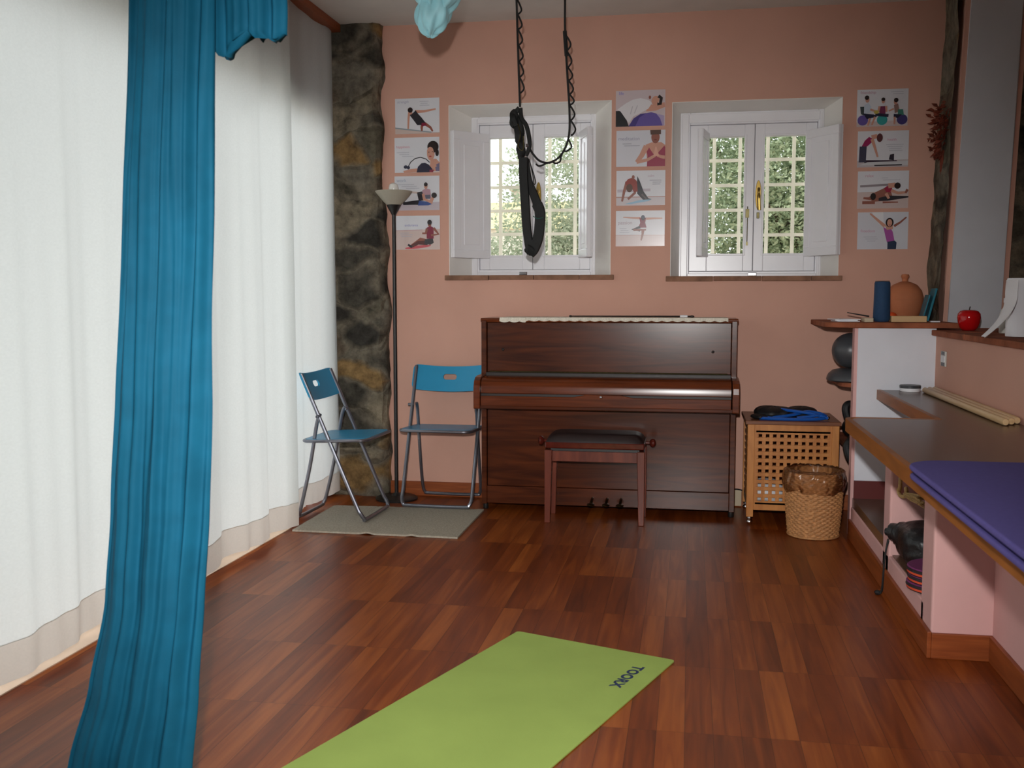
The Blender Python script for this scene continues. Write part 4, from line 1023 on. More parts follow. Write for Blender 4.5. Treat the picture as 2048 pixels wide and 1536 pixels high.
# wall socket between piano and hamper
p = at(1472,992,Y=W)
T = thing('wall_socket', 'beige wall socket with a cable between the piano and the hamper', 'socket', (p.x,W-.014,.088))
boxes(((p.x-.03,W-.030,.006),(p.x+.03,W-.0145,.10))).build('plate', mt['beige'], T, bevel=.003)
MB().tube(smooth_path([(p.x-.02,W-.04,.105),(p.x+.01,W-.05,.108),(p.x+.05,W-.045,.09),(p.x+.065,W-.04,.03)],5), .004, 6).build('cable', mt['black'], T, smooth=True)

# ---------------------------------------------------------------- dried wreath on the stone
T = thing('dried_swag', 'dried red leaf swag hanging on the stone corner by the pillar', 'swag', (1.33,5.80,2.02))
rnd = random.Random(11); m = MB()
for k in range(170):
    t = rnd.random(); z = 2.22-.26*t**.9; ww = .075*math.sin(min(1,.25+t)*PI*.95)+.02
    sx_ = lean(1.292,z)-.018
    c_ = Vector((sx_-abs(rnd.gauss(0,.028)), 5.80+rnd.gauss(0,ww*.62), z+rnd.uniform(-.01,.01)))
    L = rnd.uniform(.022,.05); dv = Vector((rnd.uniform(-1,.1),rnd.gauss(0,.7),rnd.uniform(-1,.6))).normalized(); s_ = dv.orthogonal().normalized()*L*.35; nn = dv.cross(s_).normalized()*L*.12
    a_, b_ = c_, c_+dv*L; q_ = a_.lerp(b_,.45)
    vs_ = [m.v(a_), m.v(q_+s_+nn), m.v(b_), m.v(q_-s_+nn), m.v(q_-nn*.3)]
    m.face([vs_[0],vs_[1],vs_[4]]); m.face([vs_[1],vs_[2],vs_[4]]); m.face([vs_[2],vs_[3],vs_[4]]); m.face([vs_[3],vs_[0],vs_[4]])
m.build('leaves', mt['dry'], T, recalc=False)
m = MB()
for k in range(9):
    y = 5.80+rnd.gauss(0,.02); x = lean(1.292,1.95)-.02
    m.tube(smooth_path([(x,y,1.98),(x-.006,y+rnd.gauss(0,.008),1.93),(x-.004,y+rnd.gauss(0,.014),1.86+rnd.uniform(-.03,.04))],4), .003, 5)
m.build('stems', mt['dry'], T)

# ---------------------------------------------------------------- laundry hamper on castors
HX0, HX1, HY0, HY1, HZ0, HZ1 = .306, .772, 5.485, 5.925, .045, .540
T = thing('laundry_hamper', 'honey coloured wooden lattice hamper on castors beside the piano', 'hamper', ((HX0+HX1)/2,(HY0+HY1)/2,0))
LG = .036
for X in (HX0,HX1-LG):
    for Y in (HY0,HY1-LG):
        lg = boxes(((X,Y,HZ0),(X+LG,Y+LG,HZ1))).build('leg', mt['hamper'], T, bevel=.002)
        m = MB(); c_ = (X+LG/2, Y+LG/2); m.lathe([(.0,.046),(.012,.046),(.013,.036),(.006,.034),(.005,.026)], (*c_,0), 16); m.ball((c_[0],c_[1],.0165),(.0165,.0165,.0165),18,12)
        m.build('caster', mt['chrome'], lg, smooth=True)
def lattice(fn, u0, u1, v0, v1, nu, nv):
    m = MB(); pu, pv = (u1-u0)/nu, (v1-v0)/nv
    sw = pu*.50
    def bar(a, b, c_, d_, t0, t1): m.prism([(a,c_),(b,c_),(b,d_),(a,d_)], fn, t0, t1)
    bar(u0-.02,u1+.02,v1,HZ1-.001,0,.016); bar(u0-.02,u1+.02,v0-.040,v0,0,.016)
    for k in range(nu+1): bar(u0+pu*k-sw/2, u0+pu*k+sw/2, v0-.004, v1+.004, .008,.016)
    for k in range(nv+1): bar(u0-.004, u1+.004, v0+pv*k-sw/2, v0+pv*k+sw/2, .0,.008)
    bar(u0-.02,u0,v0-.04,HZ1-.001,.002,.015); bar(u1,u1+.02,v0-.04,HZ1-.001,.002,.015)
    return m
lu0, lu1, lv0, lv1 = HX0+LG+.012, HX1-LG-.012, .122, .498
lattice(lambda u,v,t: Vector((u,HY0+.006+t,v)), lu0, lu1, lv0, lv1, 10, 10).build('lattice_panel', mt['hamper'], T)
lattice(lambda u,v,t: Vector((HX0+.006+t,u,v)), HY0+LG+.01, HY1-LG-.01, lv0, lv1, 10, 10).build('lattice_panel', mt['hamper'], T)
lattice(lambda u,v,t: Vector((HX1-.006-t,u,v)), HY0+LG+.01, HY1-LG-.01, lv0, lv1, 10, 10).build('lattice_panel', mt['hamper'], T)
boxes(((HX0+LG,HY1-.022,.085),(HX1-LG,HY1-.006,.535))).build('back_board', mt['hamper'], T)
boxes(((HX0+.02,HY0+.024,.080),(HX1-.02,HY1-.024,.088))).build('bottom_board', mt['hamper'], T)
boxes(((HX0-.012,HY0-.010,HZ1),(HX1+.008,HY1+.012,HZ1+.020))).build('lid', mt['hampertop'], T, bevel=.003)
def lump(c, r, s, mat_, name, label, cat, group=None, n1=28, n2=18, k1=9, amp=.22):
    m = MB(); m.ball(c, r, n1, n2, None, lambda p,a,th: p*(1+amp*mnoise.noise(p*k1+Vector((s,0,0)))+amp*.5*mnoise.noise(p*k1*2.4+Vector((0,s,0)))))
    o = m.build(name, mat_, smooth=True, auto=180); return tag(o, label, cat, group)
lump((.42,5.66,.158), (.10,.13,.068), 3, mt['paper'], 'towel', 'white towel seen through the bottom holes of the hamper', 'towel')
lump((.52,5.68,.415), (.14,.12,.07), 5, mt['greymetal'], 'towel', 'grey blue towel seen through the upper holes of the hamper', 'towel') if False else None
# on the hamper lid: black straps and blue tubing
HT = HZ1+.0205
T = thing('resistance_band', 'blue rubber tubing coiled with black straps on the hamper lid', 'band', (.54,5.66,HT))
def hx(x, y, Yd): return at(x, y, Y=Yd)
rnd = random.Random(4)
def coil(pts, r, name, mat_, label=None):
    return MB().tube(smooth_path(pts, 8), r, 8).build(name, mat_, T, smooth=True, label=label)
coil([(.37,5.54,HT+.008),(.45,5.515,HT+.008),(.57,5.51,HT+.008),(.67,5.525,HT+.010),(.715,5.56,HT+.016),(.69,5.60,HT+.030),(.62,5.60,HT+.04),(.55,5.57,HT+.026),(.46,5.55,HT+.014),(.39,5.56,HT+.010)], .0085, 'tubing', mt['tube'])
coil([(.72,5.545,HT+.012),(.64,5.55,HT+.034),(.55,5.565,HT+.045),(.48,5.60,HT+.050),(.45,5.66,HT+.05),(.52,5.72,HT+.04),(.62,5.70,HT+.03),(.70,5.62,HT+.022)], .0085, 'tubing', mt['tube'])
coil([(.56,5.53,HT+.014),(.62,5.535,HT+.020),(.69,5.55,HT+.028),(.725,5.58,HT+.010)], .008, 'tubing', mt['tube'])
def lumpP(c, r, s, name, amp=.2):
    m = MB(); 
    def fn(p,a,th):
        k = 1+amp*mnoise.noise(p*12+Vector((s,0,0)))+.06*math.sin(a*7+s); q_ = p*k
        return Vector((q_.x, q_.y, max(q_.z, -r[2]*.7)))
    m.ball(c, r, 30, 18, None, fn); return m.build(name, mt['black'], T, smooth=True, auto=180)
lumpP((.445,5.63,HT+.028), (.105,.085,.040), 1, 'black_strap')
lumpP((.60,5.69,HT+.026), (.085,.07,.036), 4, 'black_strap')
lumpP((.375,5.58,HT+.012), (.05,.05,.016), 7, 'black_strap')
m = MB(); m.ball((.722,5.552,HT+.014), (.010,.010,.010), 12, 8); m.build('end_fitting', mt['chrome'], T, smooth=True)

# ---------------------------------------------------------------- wicker waste basket with a plastic liner
WX, WY = .630, 5.312
T = thing('waste_basket', 'woven wicker waste basket with a clear plastic liner by the hamper', 'basket', (WX,WY,0))
def weave(z, a, r):
    n_ = 44; rw = .0105
    return r*(1+.035*math.sin(a*n_/2)*(1 if int(z/rw) % 2 else -1)*abs(math.sin(z/rw*PI))**.5+.012*abs(math.sin(z/rw*PI)))
m = MB(); rings = []; H = .330; NZ = 230; NA = 184
def rad(z): return .122+.020*(z/H)+.004*math.sin(z/H*PI)
for j in range(NZ+1):
    z = .002+H*j/NZ; rings.append([Vector((WX+weave(z,2*PI*k/NA,rad(z))*math.cos(2*PI*k/NA), WY+weave(z,2*PI*k/NA,rad(z))*math.sin(2*PI*k/NA), z)) for k in range(NA)])
for j in range(12, -1, -3):
    z = .012+(H-.012)*j/12; rings.append([Vector((WX+(rad(z)-.010)*math.cos(2*PI*k/NA), WY+(rad(z)-.010)*math.sin(2*PI*k/NA), z)) for k in range(NA)])
m.loft(rings, cap=False); m.face([m.v(p) for p in rings[-1]][::-1])
m.build('woven_body', mt['wicker'], T, smooth=True, auto=180)
m = MB(); m.tube([(WX+(rad(0)+.003)*math.cos(t), WY+(rad(0)+.003)*math.sin(t), .007) for t in [2*PI*k/60 for k in range(61)]], .006, 8); m.build('foot_rim', mt['wicker'], T, smooth=True)
lm_, nt, out = newmat('clear liner film')
tr = N(nt,'ShaderNodeBsdfTransparent'); tr.inputs[0].default_value = (.97,.94,.90,1); gl = N(nt,'ShaderNodeBsdfGlossy'); gl.inputs['Roughness'].default_value = .22; gl.inputs['Color'].default_value = (.9,.86,.8,1)
tl = N(nt,'ShaderNodeBsdfTranslucent'); tl.inputs[0].default_value = (.82,.70,.58,1)
fr = N(nt,'ShaderNodeFresnel'); fr.inputs[0].default_value = 1.5; m1 = N(nt,'ShaderNodeMixShader'); m1.inputs[0].default_value = .28; m2 = N(nt,'ShaderNodeMixShader')
nt.links.new(tr.outputs[0],m1.inputs[1]); nt.links.new(tl.outputs[0],m1.inputs[2]); nt.links.new(fr.outputs[0],m2.inputs[0]); nt.links.new(m1.outputs[0],m2.inputs[1]); nt.links.new(gl.outputs[0],m2.inputs[2]); nt.links.new(m2.outputs[0],out.inputs[0])
def liner(u, v):
    a = 2*PI*u
    # v 0: outer hem hanging over the rim, rises to the rim, then drops inside
    wr = mnoise.noise(Vector((math.cos(a)*5, math.sin(a)*5, v*4)))
    wr2 = mnoise.noise(Vector((math.cos(a)*13, math.sin(a)*13, v*9)))
    if v < .5:
        t = v/.5; z = .235+.02*mnoise.noise(Vector((math.cos(a)*2,math.sin(a)*2,9)))*(1-t)+t*(.105); r = rad(min(z,H))+.006+.010*math.sin(t*PI)+.007*wr+.005*wr2
    else:
        t = (v-.5)/.5; z = .345-.015*(1-t)*0-t*.24; r = rad(min(z,H))-.012-.014*t+.006*wr+.005*wr2
        z += .012*wr*(1-t)
    return Vector((WX+r*math.cos(a), WY+r*math.sin(a), z))
m = MB(); m.grid(150, 46, liner, closed_u=True); m.build('plastic_liner', lm_, T, smooth=True, recalc=False, auto=180, label='clear plastic liner')
# ---------------------------------------------------------------- laminated posters on the back wall
PC = {}
def pmat(c, rough=.22):
    if c not in PC: PC[c] = M('print_%d_%d_%d' % c, c, rough, var=.02)
    return PC[c]
SK, SK2, HAIR, WINE, CHAR, NAVY, PURP = (206,152,132), (150,92,78), (46,36,36), (134,44,66), (52,50,56), (44,44,66), (104,88,160)
def poster(px, label, art):
    x0, y0, x1, y1 = px
    a, b = at(x0, y0, Y=W-.002), at(x1, y1, Y=W-.002)
    Wd, Hd = b.x-a.x, a.z-b.z
    m = MB(); mats = []; layer = [0]
    def use(c):
        k = pmat(c)
        if k not in mats: mats.append(k)
        m.m = mats.index(k)
    def P3(u, v, t): return Vector((a.x+u*Wd, W-.0022-t, a.z-v*Hd))
    use((222,222,228)); m.prism([(0,0),(1,0),(1,1),(0,1)], P3, -.0018, 0)
    def nxt(): layer[0] += 1; return .00025*layer[0]
    def cl(p): return (min(1, max(0, p[0])), min(1, max(0, p[1])))
    def poly(c, *pts):
        use(c); t = nxt(); m.face([m.v(P3(*cl(p), t)) for p in pts])
    def blob(c, cx, cy, rx, ry=None, rot=0):
        ry = rx*Wd/Hd if ry is None else ry
        ca, sa = math.cos(rot), math.sin(rot)
        poly(c, *[(cx+(rx*math.cos(k*PI/10)*ca-ry*Hd/Wd*math.sin(k*PI/10)*sa), cy+(rx*math.cos(k*PI/10)*sa*Wd/Hd+ry*math.sin(k*PI/10)*ca)) for k in range(20)])
    def limb(c, pts, w0, w1):
        L, Rr = [], []
        n_ = len(pts)
        for i, p in enumerate(pts):
            q0, q1 = pts[max(i-1,0)], pts[min(i+1,n_-1)]
            dx, dy = (q1[0]-q0[0])*Wd, (q1[1]-q0[1])*Hd; l_ = math.hypot(dx, dy); nx, ny = -dy/l_/Wd, dx/l_/Hd
            w_ = (w0+(w1-w0)*i/(n_-1))*Wd
            L.append((p[0]+nx*w_, p[1]+ny*w_)); Rr.append((p[0]-nx*w_, p[1]-ny*w_))
        poly(c, *(L+Rr[::-1]))
    def word(s, u, v, h, c, bold=.0):
        vs, fs = text_faces(s, 1, bold); use(c); t = nxt()
        k = h*Hd/.72
        V = [m.v(P3(u+q[0]*k/Wd, v-q[1]*k/Hd, t)) for q in vs]
        for f in fs: m.face([V[i] for i in f])
    def lines(c, u, v, ws, h=.014, gap=.055):
        for k, (du, w_) in enumerate(ws): poly(c, (u+du, v+k*gap), (u+du+w_, v+k*gap), (u+du+w_, v+k*gap+h), (u+du, v+k*gap+h))
    art(poly, blob, limb, word, lines)
    bmesh.ops.recalc_face_normals(m.bm, faces=[f for f in m.bm.faces if f.material_index == 0])
    for f in m.bm.faces:
        f.normal_update()
        if f.normal.y > .5 and f.calc_center_median().y < W-.0021: f.normal_flip()
    o = m.build('poster', mats, recalc=False)
    return tag(o, label, 'poster', 'laminated exercise posters on the pink wall')
GR, LG_, BEI = (150,150,160), (188,188,198), (206,186,178)
def art_strength(poly, blob, limb, word, lines):
    poly(BEI,(0,.82),(.8,.97),(1,.97),(1,1),(0,1)); poly((150,160,166),(0,.81),(.82,.955),(.82,.985),(0,.85))
    limb(SK,[(.33,.34),(.305,.55),(.295,.86)],.030,.018); limb(SK,[(.45,.38),(.66,.375),(.92,.32)],.036,.016)
    limb(SK2,[(.62,.72),(.60,.84),(.605,.93)],.035,.02); limb(SK2,[(.67,.72),(.80,.84),(.85,.95)],.035,.018)
    poly(CHAR,(.33,.47),(.40,.42),(.47,.34),(.52,.44),(.60,.55),(.69,.70),(.64,.76),(.50,.76),(.42,.62)); poly(WINE,(.60,.70),(.69,.70),(.72,.78),(.60,.80))
    blob(SK,.35,.40,.045); blob(HAIR,.345,.33,.058)
    word('strength',.05,.13,.075,(176,176,196)); lines(LG_,.56,.09,((0,.2),(.02,.16),(0,.22)))
def art_happy(poly, blob, limb, word, lines):
    pl = [(.30+.0,.80)]
    limb(CHAR,[(.30,.84),(.36,.70),(.46,.60),(.58,.57),(.70,.62),(.78,.72)],.010,.010)
    poly(SK,(.80,.62),(.93,.62),(1,.72),(1,.98),(.78,.98)); poly((120,112,140),(.90,.80),(1,.74),(1,.97),(.92,.97)); limb(SK,[(.92,.78),(.7,.92),(.35,.95),(.2,.99)],.05,.03)
    poly(NAVY,(.49,1),(.52,.84),(.60,.74),(.68,.73),(.76,.78),(.84,.9),(.86,1)); poly(WINE,(.78,.93),(.88,.93),(.86,1),(.78,1))
    blob(SK,.81,.47,.085,.20); blob(HAIR,.86,.28,.125,.17); blob(HAIR,.95,.45,.04,.10); blob(SK,.80,.42,.075,.14)
    blob((170,70,70),.80,.55,.03,.018); blob((90,60,54),.77,.43,.012,.014); blob((90,60,54),.85,.42,.012,.014)
    blob(NAVY,.25,.84,.045,.05); blob(NAVY,.31,.86,.035,.05)
    word('happiness',.04,.30,.075,(214,150,160)); lines(LG_,.05,.42,((0,.28),(.06,.22),(.12,.26)))
def art_work(poly, blob, limb, word, lines):
    poly((198,186,194),(0,.80),(1,.76),(1,1),(0,1)); limb(BEI,[(.30,.46),(.6,.50)],.02,.02)
    poly((190,150,162),(.62,.42),(.70,.36),(.80,.40),(.82,.66),(.64,.68)); blob(SK,.70,.30,.04,.08); blob(HAIR,.70,.25,.042,.06)
    poly(CHAR,(.50,.48),(.62,.45),(.66,.72),(.54,.72)); limb(CHAR,[(.19,.80),(.40,.78),(.60,.77)],.03,.055)
    poly((64,86,150),(.55,.72),(.78,.76),(.84,.82),(.76,.86),(.52,.86)); limb(SK,[(.64,.52),(.66,.68),(.78,.74),(.86,.66)],.028,.03); poly((100,100,116),(.68,.56),(.80,.55),(.80,.67),(.70,.67)); limb(SK,[(.80,.80),(.86,.62)],.04,.03)
    blob(HAIR,.885,.57,.062,.08)
    word('work',.05,.17,.10,(176,182,200)); lines(LG_,.06,.24,((0,.38),(.10,.34),(.2,.3)))
def art_endur(poly, blob, limb, word, lines):
    poly((214,192,186),(0,.42),(1,.40),(1,1),(0,1)); limb((200,160,166),[(0,.44),(.6,.42)],.006,.006); blob((206,96,104),.50,.92,.30,.045,-.1)
    limb(SK2,[(.80,.80),(.56,.70),(.34,.90)],.055,.03); limb((96,56,54),[(.72,.80),(.50,.80),(.33,.92)],.05,.03); limb(CHAR,[(.36,.92),(.27,.85)],.03,.02)
    poly((66,62,66),(.66,.70),(.84,.66),(.86,.80),(.80,.85),(.64,.84)); poly(WINE,(.70,.36),(.78,.30),(.86,.36),(.86,.68),(.70,.68)); limb(SK2,[(.71,.38),(.68,.52),(.60,.52)],.03,.02); limb(SK2,[(.86,.37),(.97,.55),(.80,.58)],.032,.022)
    blob(SK2,.77,.25,.042,.08); blob(HAIR,.77,.20,.052,.075)
    word('endurance',.20,.31,.07,(150,148,196)); lines(LG_,.10,.50,((0,.2),(0,.28),(.02,.24)))
def art_life(poly, blob, limb, word, lines):
    poly((206,190,194),(0,0),(1,0),(1,1),(0,1)); poly((176,160,196),(.70,.62),(.98,.72),(.98,1),(.6,1))
    poly(PURP,(.32,1),(.40,.80),(.55,.66),(.72,.62),(.82,.66),(.90,.80),(.95,1)); poly((74,62,130),(.26,1),(.36,.78),(.5,.66),(.62,.64),(.48,.76),(.40,1))
    poly((46,46,48),(0,.56),(.10,.56),(.20,.74),(.27,1),(0,1)); limb(SK,[(.62,.50),(.80,.50),(1,.42)],.07,.05)
    poly((224,220,224),(.03,.52),(.2,.36),(.34,.26),(.50,.22),(.66,.28),(.74,.36),(.66,.52),(.50,.64),(.36,.72),(.27,.90),(.20,.78),(.10,.58))
    limb((190,186,194),[(.34,.44),(.30,.66)],.008,.008); limb((190,186,194),[(.44,.42),(.38,.64)],.008,.008)
    blob(SK,.80,.30,.075,.13,.4); limb(HAIR,[(.86,.18),(.92,.24),(.90,.40),(.84,.40)],.035,.03); blob(SK2,.69,.21,.025,.05)
    word('life',.06,.12,.09,(140,134,200))
def art_medit(poly, blob, limb, word, lines):
    poly((214,214,222),(0,0),(1,0),(1,1),(0,1))
    poly(SK,(.60,.40),(.72,.34),(.92,.34),(1,.42),(1,.98),(.64,.98)); poly((158,60,84),(.61,.50),(.66,.46),(.76,.66),(.86,.62),(.98,.44),(1,.48),(1,1),(.63,1),(.64,.7))
    limb(SK,[(.62,.44),(.52,.70),(.42,.88)],.06,.04); limb(SK,[(.42,.88),(.64,.82),(.80,.70)],.035,.028); limb(SK,[(1,.76),(.92,.74),(.84,.70)],.035,.028); poly((222,168,148),(.76,.72),(.80,.46),(.82,.46),(.88,.72))
    blob(SK2,.80,.20,.085,.17); poly((96,72,64),(.69,.0),(.91,.0),(.91,.12),(.70,.13)); blob((120,56,50),.80,.27,.03,.014)
    word('meditation',.04,.27,.10,(164,160,180)); lines(GR,.13,.36,((0,.18),(.03,.32)))
def art_calm(poly, blob, limb, word, lines):
    poly((206,196,200),(0,.74),(1,.74),(1,1),(0,1)); limb((178,120,100),[(0,.765),(1,.755)],.006,.006); limb((196,186,196),[(.02,.58),(.70,.56)],.028,.028)
    poly((150,190,214),(.16,.96),(.5,.84),(.72,.83),(.66,.88),(.3,.96))
    limb(SK2,[(.22,.32),(.16,.60),(.12,.88)],.035,.02); limb(SK2,[(.40,.44),(.38,.64),(.24,.82)],.032,.022)
    poly(CHAR,(.43,.16),(.48,.30),(.56,.60),(.66,.80),(.73,.83),(.55,.84),(.43,.66),(.42,.4)); limb((96,82,84),[(.52,.68),(.62,.82)],.02,.014)
    poly((150,62,52),(.18,.34),(.24,.24),(.34,.20),(.42,.30),(.44,.60),(.36,.62),(.32,.5),(.22,.44)); blob(SK2,.345,.19,.03,.06); blob((96,66,52),.27,.50,.065,.12)
    word('calm',.64,.19,.075,(196,176,190)); lines(GR,.68,.28,((0,.24),(.06,.18),(.06,.16)))
def art_passion(poly, blob, limb, word, lines):
    poly((214,196,194),(0,.68),(1,.68),(1,1),(0,1)); limb((196,164,160),[(0,.685),(1,.695)],.004,.004)
    limb(SK,[(.50,.21),(.34,.20),(.15,.18)],.024,.010); limb(SK,[(.62,.23),(.78,.22),(.95,.22)],.024,.010)
    poly(WINE,(.48,.20),(.62,.20),(.60,.34),(.63,.48),(.46,.48),(.50,.34)); limb(CHAR,[(.50,.46),(.34,.53),(.50,.56)],.028,.02); limb(SK2,[(.36,.54),(.62,.54)],.022,.014); limb(SK2,[(.56,.52),(.55,.66),(.52,.84)],.032,.014)
    blob(HAIR,.555,.20,.04,.075); blob((70,76,100),.56,.18,.028,.05)
    word('passion',.04,.38,.10,(186,166,176)); lines(LG_,.08,.49,((0,.14),(.02,.16),(0,.2)))
def art_friends(poly, blob, limb, word, lines):
    poly((206,190,190),(0,.88),(1,.84),(1,1),(0,1))
    for cx, c in ((.12,PURP),(.50,(60,160,160)),(.89,(70,62,120))): blob(c,cx,.83,.105,.14)
    poly((70,80,82),(.06,.46),(.14,.46),(.14,.70),(.08,.66)); poly((196,208,222),(.14,.42),(.22,.36),(.28,.46),(.28,.62),(.14,.66)); poly(NAVY,(.12,.64),(.34,.68),(.40,.74),(.20,.80)); limb(SK,[(.36,.74),(.30,.96)],.022,.016); limb(SK,[(.26,.78),(.22,.98)],.022,.016); limb(SK,[(.26,.54),(.42,.62)],.022,.016)
    blob(SK,.20,.28,.04,.075); blob(HAIR,.19,.22,.045,.06)
    poly((124,52,84),(.44,.46),(.56,.46),(.56,.68),(.44,.68)); limb(SK,[(.44,.46),(.42,.62)],.022,.018); limb(SK,[(.57,.46),(.58,.62)],.022,.018); blob(SK,.51,.32,.034,.07); blob(HAIR,.51,.28,.038,.05); limb(NAVY,[(.36,.68),(.62,.72)],.03,.03)
    poly((150,120,112),(.72,.44),(.80,.40),(.84,.62),(.74,.66)); poly((70,130,118),(.80,.56),(.90,.56),(.92,.72),(.80,.70)); poly(NAVY,(.72,.68),(.88,.70),(.80,.80),(.72,.76)); limb(SK,[(.74,.76),(.74,.96)],.02,.016); limb(SK,[(.72,.54),(.62,.60)],.018,.014)
    blob(SK,.75,.36,.035,.07); blob(HAIR,.76,.31,.045,.06); blob((196,176,90),.38,.62,.05,.05)
    word('friendship',.06,.12,.075,(196,150,170)); lines(LG_,.66,.08,((0,.24),(.04,.2)))
def art_health(poly, blob, limb, word, lines):
    poly((196,186,190),(0,.82),(1,.80),(1,1),(0,1)); poly((58,42,60),(.14,.80),(.78,.82),(.78,.88),(.14,.88)); poly((206,206,210),(.2,.86),(1,.84),(1,.96),(.04,.94)); poly(CHAR,(.34,.94),(.88,.93),(.88,.965),(.34,.97)); poly((50,44,56),(.64,.66),(.72,.64),(.72,.82),(.62,.80))
    poly((66,64,84),(.04,.42),(.18,.42),(.17,.86),(.03,.86)); poly((150,36,88),(.08,.42),(.14,.26),(.22,.16),(.28,.20),(.27,.32),(.19,.42)); limb(SK,[(.28,.22),(.34,.46),(.40,.72)],.034,.018); limb(SK,[(.27,.18),(.38,.14)],.045,.045)
    blob((96,56,58),.43,.19,.060,.12)
    word('health',.58,.28,.075,(206,150,176)); lines(LG_,.56,.38,((0,.34),(.02,.3),(.06,.24),(.06,.26)))
def art_relax(poly, blob, limb, word, lines):
    poly((206,186,182),(0,.56),(1,.54),(1,1),(0,1)); limb((150,140,146),[(.05,.40),(.8,.36)],.022,.022)
    limb(SK2,[(.30,.74),(.12,.72)],.03,.02); limb(SK2,[(.10,.84),(.35,.84)],.03,.03); poly((150,96,82),(.22,.70),(.36,.56),(.52,.46),(.66,.56),(.70,.74),(.58,.80),(.30,.82)); poly(CHAR,(.42,.72),(.60,.66),(1,.68),(1,.72),(.60,.80),(.42,.80)); poly((158,44,72),(.52,.46),(.58,.40),(.68,.46),(.66,.58),(.56,.56)); limb(SK,[(.60,.40),(.74,.38)],.05,.05); limb(SK,[(.66,.52),(.80,.60),(.94,.58)],.032,.02); limb(SK2,[(.94,.60),(.98,.50)],.02,.03); limb(SK2,[(.50,.84),(.80,.84)],.02,.012); limb(SK,[(.56,.60),(.62,.74)],.03,.025)
    blob(HAIR,.78,.40,.062,.085); blob(HAIR,.31,.68,.055,.095)
    word('relax',.14,.16,.08,(206,160,178)); lines(LG_,.47,.18,((0,.12),(.02,.34)))
def art_freedom(poly, blob, limb, word, lines):
    poly((212,212,220),(0,0),(1,0),(1,1),(0,1)); poly((228,228,232),(.28,0),(.5,0),(.52,.36),(.42,.32))
    limb(SK,[(.54,.38),(.40,.22),(.24,.03)],.035,.016); limb(SK2,[(.72,.38),(.84,.28),(.96,.14)],.026,.014); poly((168,84,158),(.51,.40),(.58,.46),(.66,.44),(.70,.54),(.74,.80),(.59,.82),(.55,.62)); poly(SK,(.54,.36),(.70,.36),(.70,.46),(.58,.48)); poly((44,58,84),(.60,.80),(.74,.77),(.78,.82),(.77,1),(.60,1))
    blob(HAIR,.63,.28,.080,.125); blob(SK,.63,.29,.048,.10); blob((170,80,80),.635,.35,.022,.012)
    word('freedom',.06,.54,.08,(206,156,178)); lines(LG_,.12,.66,((0,.26),(.04,.24),(.08,.16)))
for px_, lb, ar in (
    ((790,198,879,266),'white poster of a person in dark clothes in a side plank, top of left column',art_strength),
    ((789,276,879,344),'white poster of a smiling person holding a black ring',art_happy),
    ((789,353,879,420),'white poster of two people exercising, one in blue shorts, behind the lamp bowl',art_work),
    ((792,432,880,499),'white poster of a seated person in dark red on a red mat',art_endur),
    ((1232,182,1330,251),'poster of a person in a white shirt arched back over a purple ball',art_life),
    ((1233,262,1330,332),'white poster of a person with palms together and the word meditation',art_medit),
    ((1233,342,1330,410),'white poster of a person kneeling bent over on a blue mat',art_calm),
    ((1232,422,1329,492),'white poster of a person balancing on one leg with arms spread wide',art_passion),
    ((1715,180,1815,251),'white poster of three people sitting on coloured exercise balls',art_friends),
    ((1716,263,1816,333),'white poster of a person in a magenta top leaning onto an exercise carriage',art_health),
    ((1716,343,1816,416),'white poster of two people stretching forward on the floor',art_relax),
    ((1716,425,1815,498),'white poster of a person in a pink top with both arms raised',art_freedom)):
    poster(px_, lb, ar)

# ---------------------------------------------------------------- garden outside the windows
def leafmat(name, cols):
    m, nt, out = newmat(name)
    v = pos(nt); nz = N(nt, 'ShaderNodeTexNoise'); nz.inputs['Scale'].default_value = 9; nz.inputs['Detail'].default_value = 4; nt.links.new(v, nz.inputs['Vector'])
    cr = N(nt, 'ShaderNodeValToRGB'); e = cr.color_ramp.elements; e[0].position = .3; e[1].position = .7
    e[0].color = rgba(lin(cols[0])); e[1].color = rgba(lin(cols[2])); k = e.new(.5); k.color = rgba(lin(cols[1])); nt.links.new(nz.outputs[0], cr.inputs[0])
    d = N(nt, 'ShaderNodeBsdfDiffuse'); t = N(nt, 'ShaderNodeBsdfTranslucent'); mx = N(nt, 'ShaderNodeMixShader'); mx.inputs[0].default_value = .35
    for q_ in (d, t): nt.links.new(cr.outputs[0], q_.inputs[0])
    nt.links.new(d.outputs[0], mx.inputs[1]); nt.links.new(t.outputs[0], mx.inputs[2]); nt.links.new(mx.outputs[0], out.inputs[0]); return m
olive = leafmat('olive leaves', ((128,140,118),(168,178,152),(200,206,184))); laurel = leafmat('laurel leaves', ((116,134,106),(160,176,144),(198,208,174)))
bark = M('bark', (96,84,70), .9, var=.3, vs=20, bump=(20,.6))
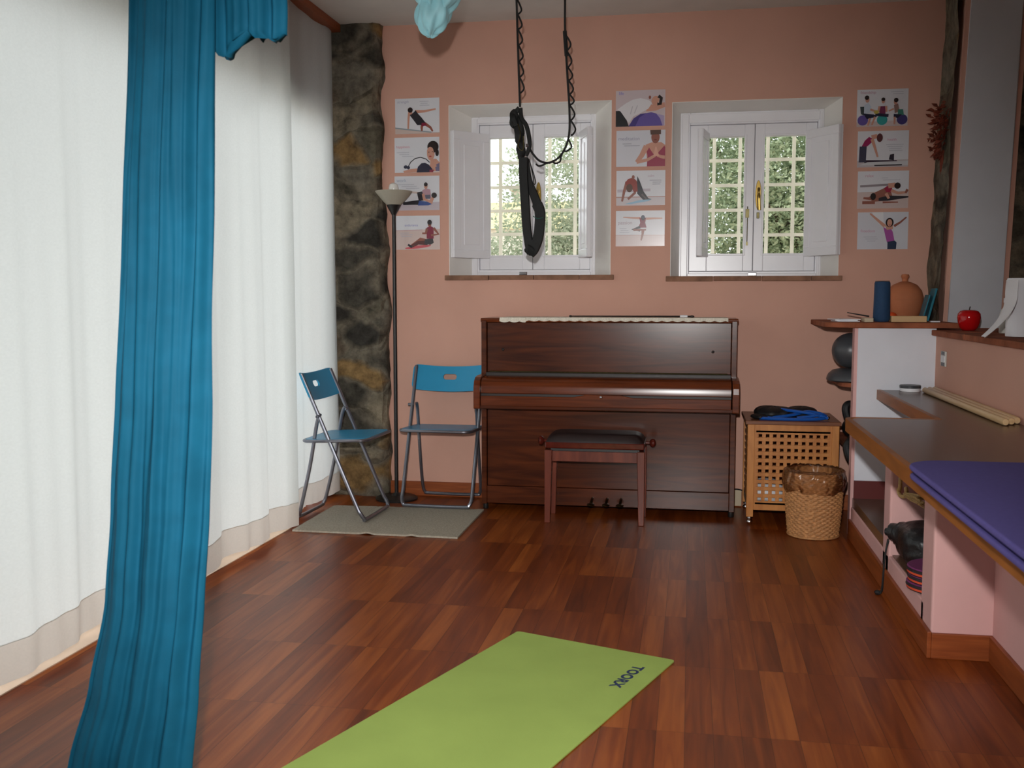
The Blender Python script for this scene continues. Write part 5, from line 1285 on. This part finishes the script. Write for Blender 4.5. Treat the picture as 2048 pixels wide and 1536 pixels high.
def tree(name, label, cat, c, r, n, leafm, seed, size, trunk=True):
    rnd = random.Random(seed); T = thing(name, label, cat, (c[0], c[1], -.08)); m = MB()
    for k in range(n):
        while True:
            p = Vector([rnd.uniform(-1,1) for _ in range(3)])
            if .0 < p.length < 1: break
        p = p*(.55+.45*p.length)
        if mnoise.noise(p*2.6+Vector((seed,0,0))) < -.22: continue
        q_ = Vector((c[0]+p.x*r[0], c[1]+p.y*r[1], c[2]+p.z*r[2]))
        if q_.y < 6.75: continue
        d_ = Vector((rnd.gauss(0,1),rnd.gauss(0,1),rnd.gauss(0,.7))).normalized(); s_ = d_.orthogonal().normalized(); s_ = (s_*math.cos(k)+d_.cross(s_)*math.sin(k))
        L = size*rnd.uniform(.7,1.5); w_ = L*.24; nn = d_.cross(s_)*L*.08
        vs_ = [m.v(q_), m.v(q_+d_*L*.5+s_*w_+nn), m.v(q_+d_*L), m.v(q_+d_*L*.5-s_*w_+nn)]
        m.face(vs_)
    m.build('foliage', leafm, T, recalc=False)
    m = MB(); base_ = Vector((c[0], c[1]+.1, -.08))
    m.tube(smooth_path([base_, base_.lerp(Vector(c), .5)+Vector((.06,0,0)), Vector(c)], 4), [.09]*4+[.07]*4+[.04], 10)
    for k in range(9):
        a_ = rnd.uniform(0, 2*PI); e_ = Vector((c[0]+math.cos(a_)*r[0]*.7, c[1]+math.sin(a_)*r[1]*.7, c[2]+rnd.uniform(-.2,.7)*r[2])); s0 = base_.lerp(Vector(c), rnd.uniform(.6,1))
        m.tube(smooth_path([s0, s0.lerp(e_,.5)+Vector((0,0,.1)), e_], 4), [.03]*4+[.018]*4+[.006], 6)
    m.build('trunk', bark, T, smooth=True)
tree('laurel_tree', 'dense green leafy tree filling the view of the right window', 'tree', (.75,9.0,2.0), (1.35,1.0,1.9), 100000, laurel, 3, .040)
tree('olive_tree', 'grey green olive tree outside, seen through the right half of the left window', 'tree', (-.95,9.4,1.9), (.85,.9,1.25), 34000, olive, 8, .036)
tree('olive_bush', 'low pale olive bush outside, at the foot of the left window', 'bush', (-2.15,9.0,1.0), (1.0,.8,.95), 34000, olive, 12, .036)
# farmhouse in the distance
p = at(1030,392,Y=46); T = thing('farmhouse', 'distant pale farmhouse with a yellowish roof beyond the garden', 'house', (p.x,48,-.1))
zr = p.z
boxes(((p.x-4.2,46.5,-.1),(p.x+3.6,52,zr-1.35))).build('walls', M('pale render', (206,196,180), .9), T)
MB().hexa([(p.x-4.6,46.1,zr-1.45),(p.x+4.0,46.1,zr-1.45),(p.x+4.0,52.4,zr-1.45),(p.x-4.6,52.4,zr-1.45),(p.x-4.2,49,zr),(p.x+3.6,49,zr),(p.x+3.6,49.5,zr),(p.x-4.2,49.5,zr)]).build('roof', M('lichened roof tiles', (196,180,132), .9, var=.2, vs=3), T)
m = boxes(((p.x-.6,49.0,zr-.3),(p.x+.2,49.6,zr+.55)), ((p.x-.8,48.9,zr+.55),(p.x+.4,49.7,zr+.68))); m.build('chimney', M('chimney render', (170,160,146), .9), T)
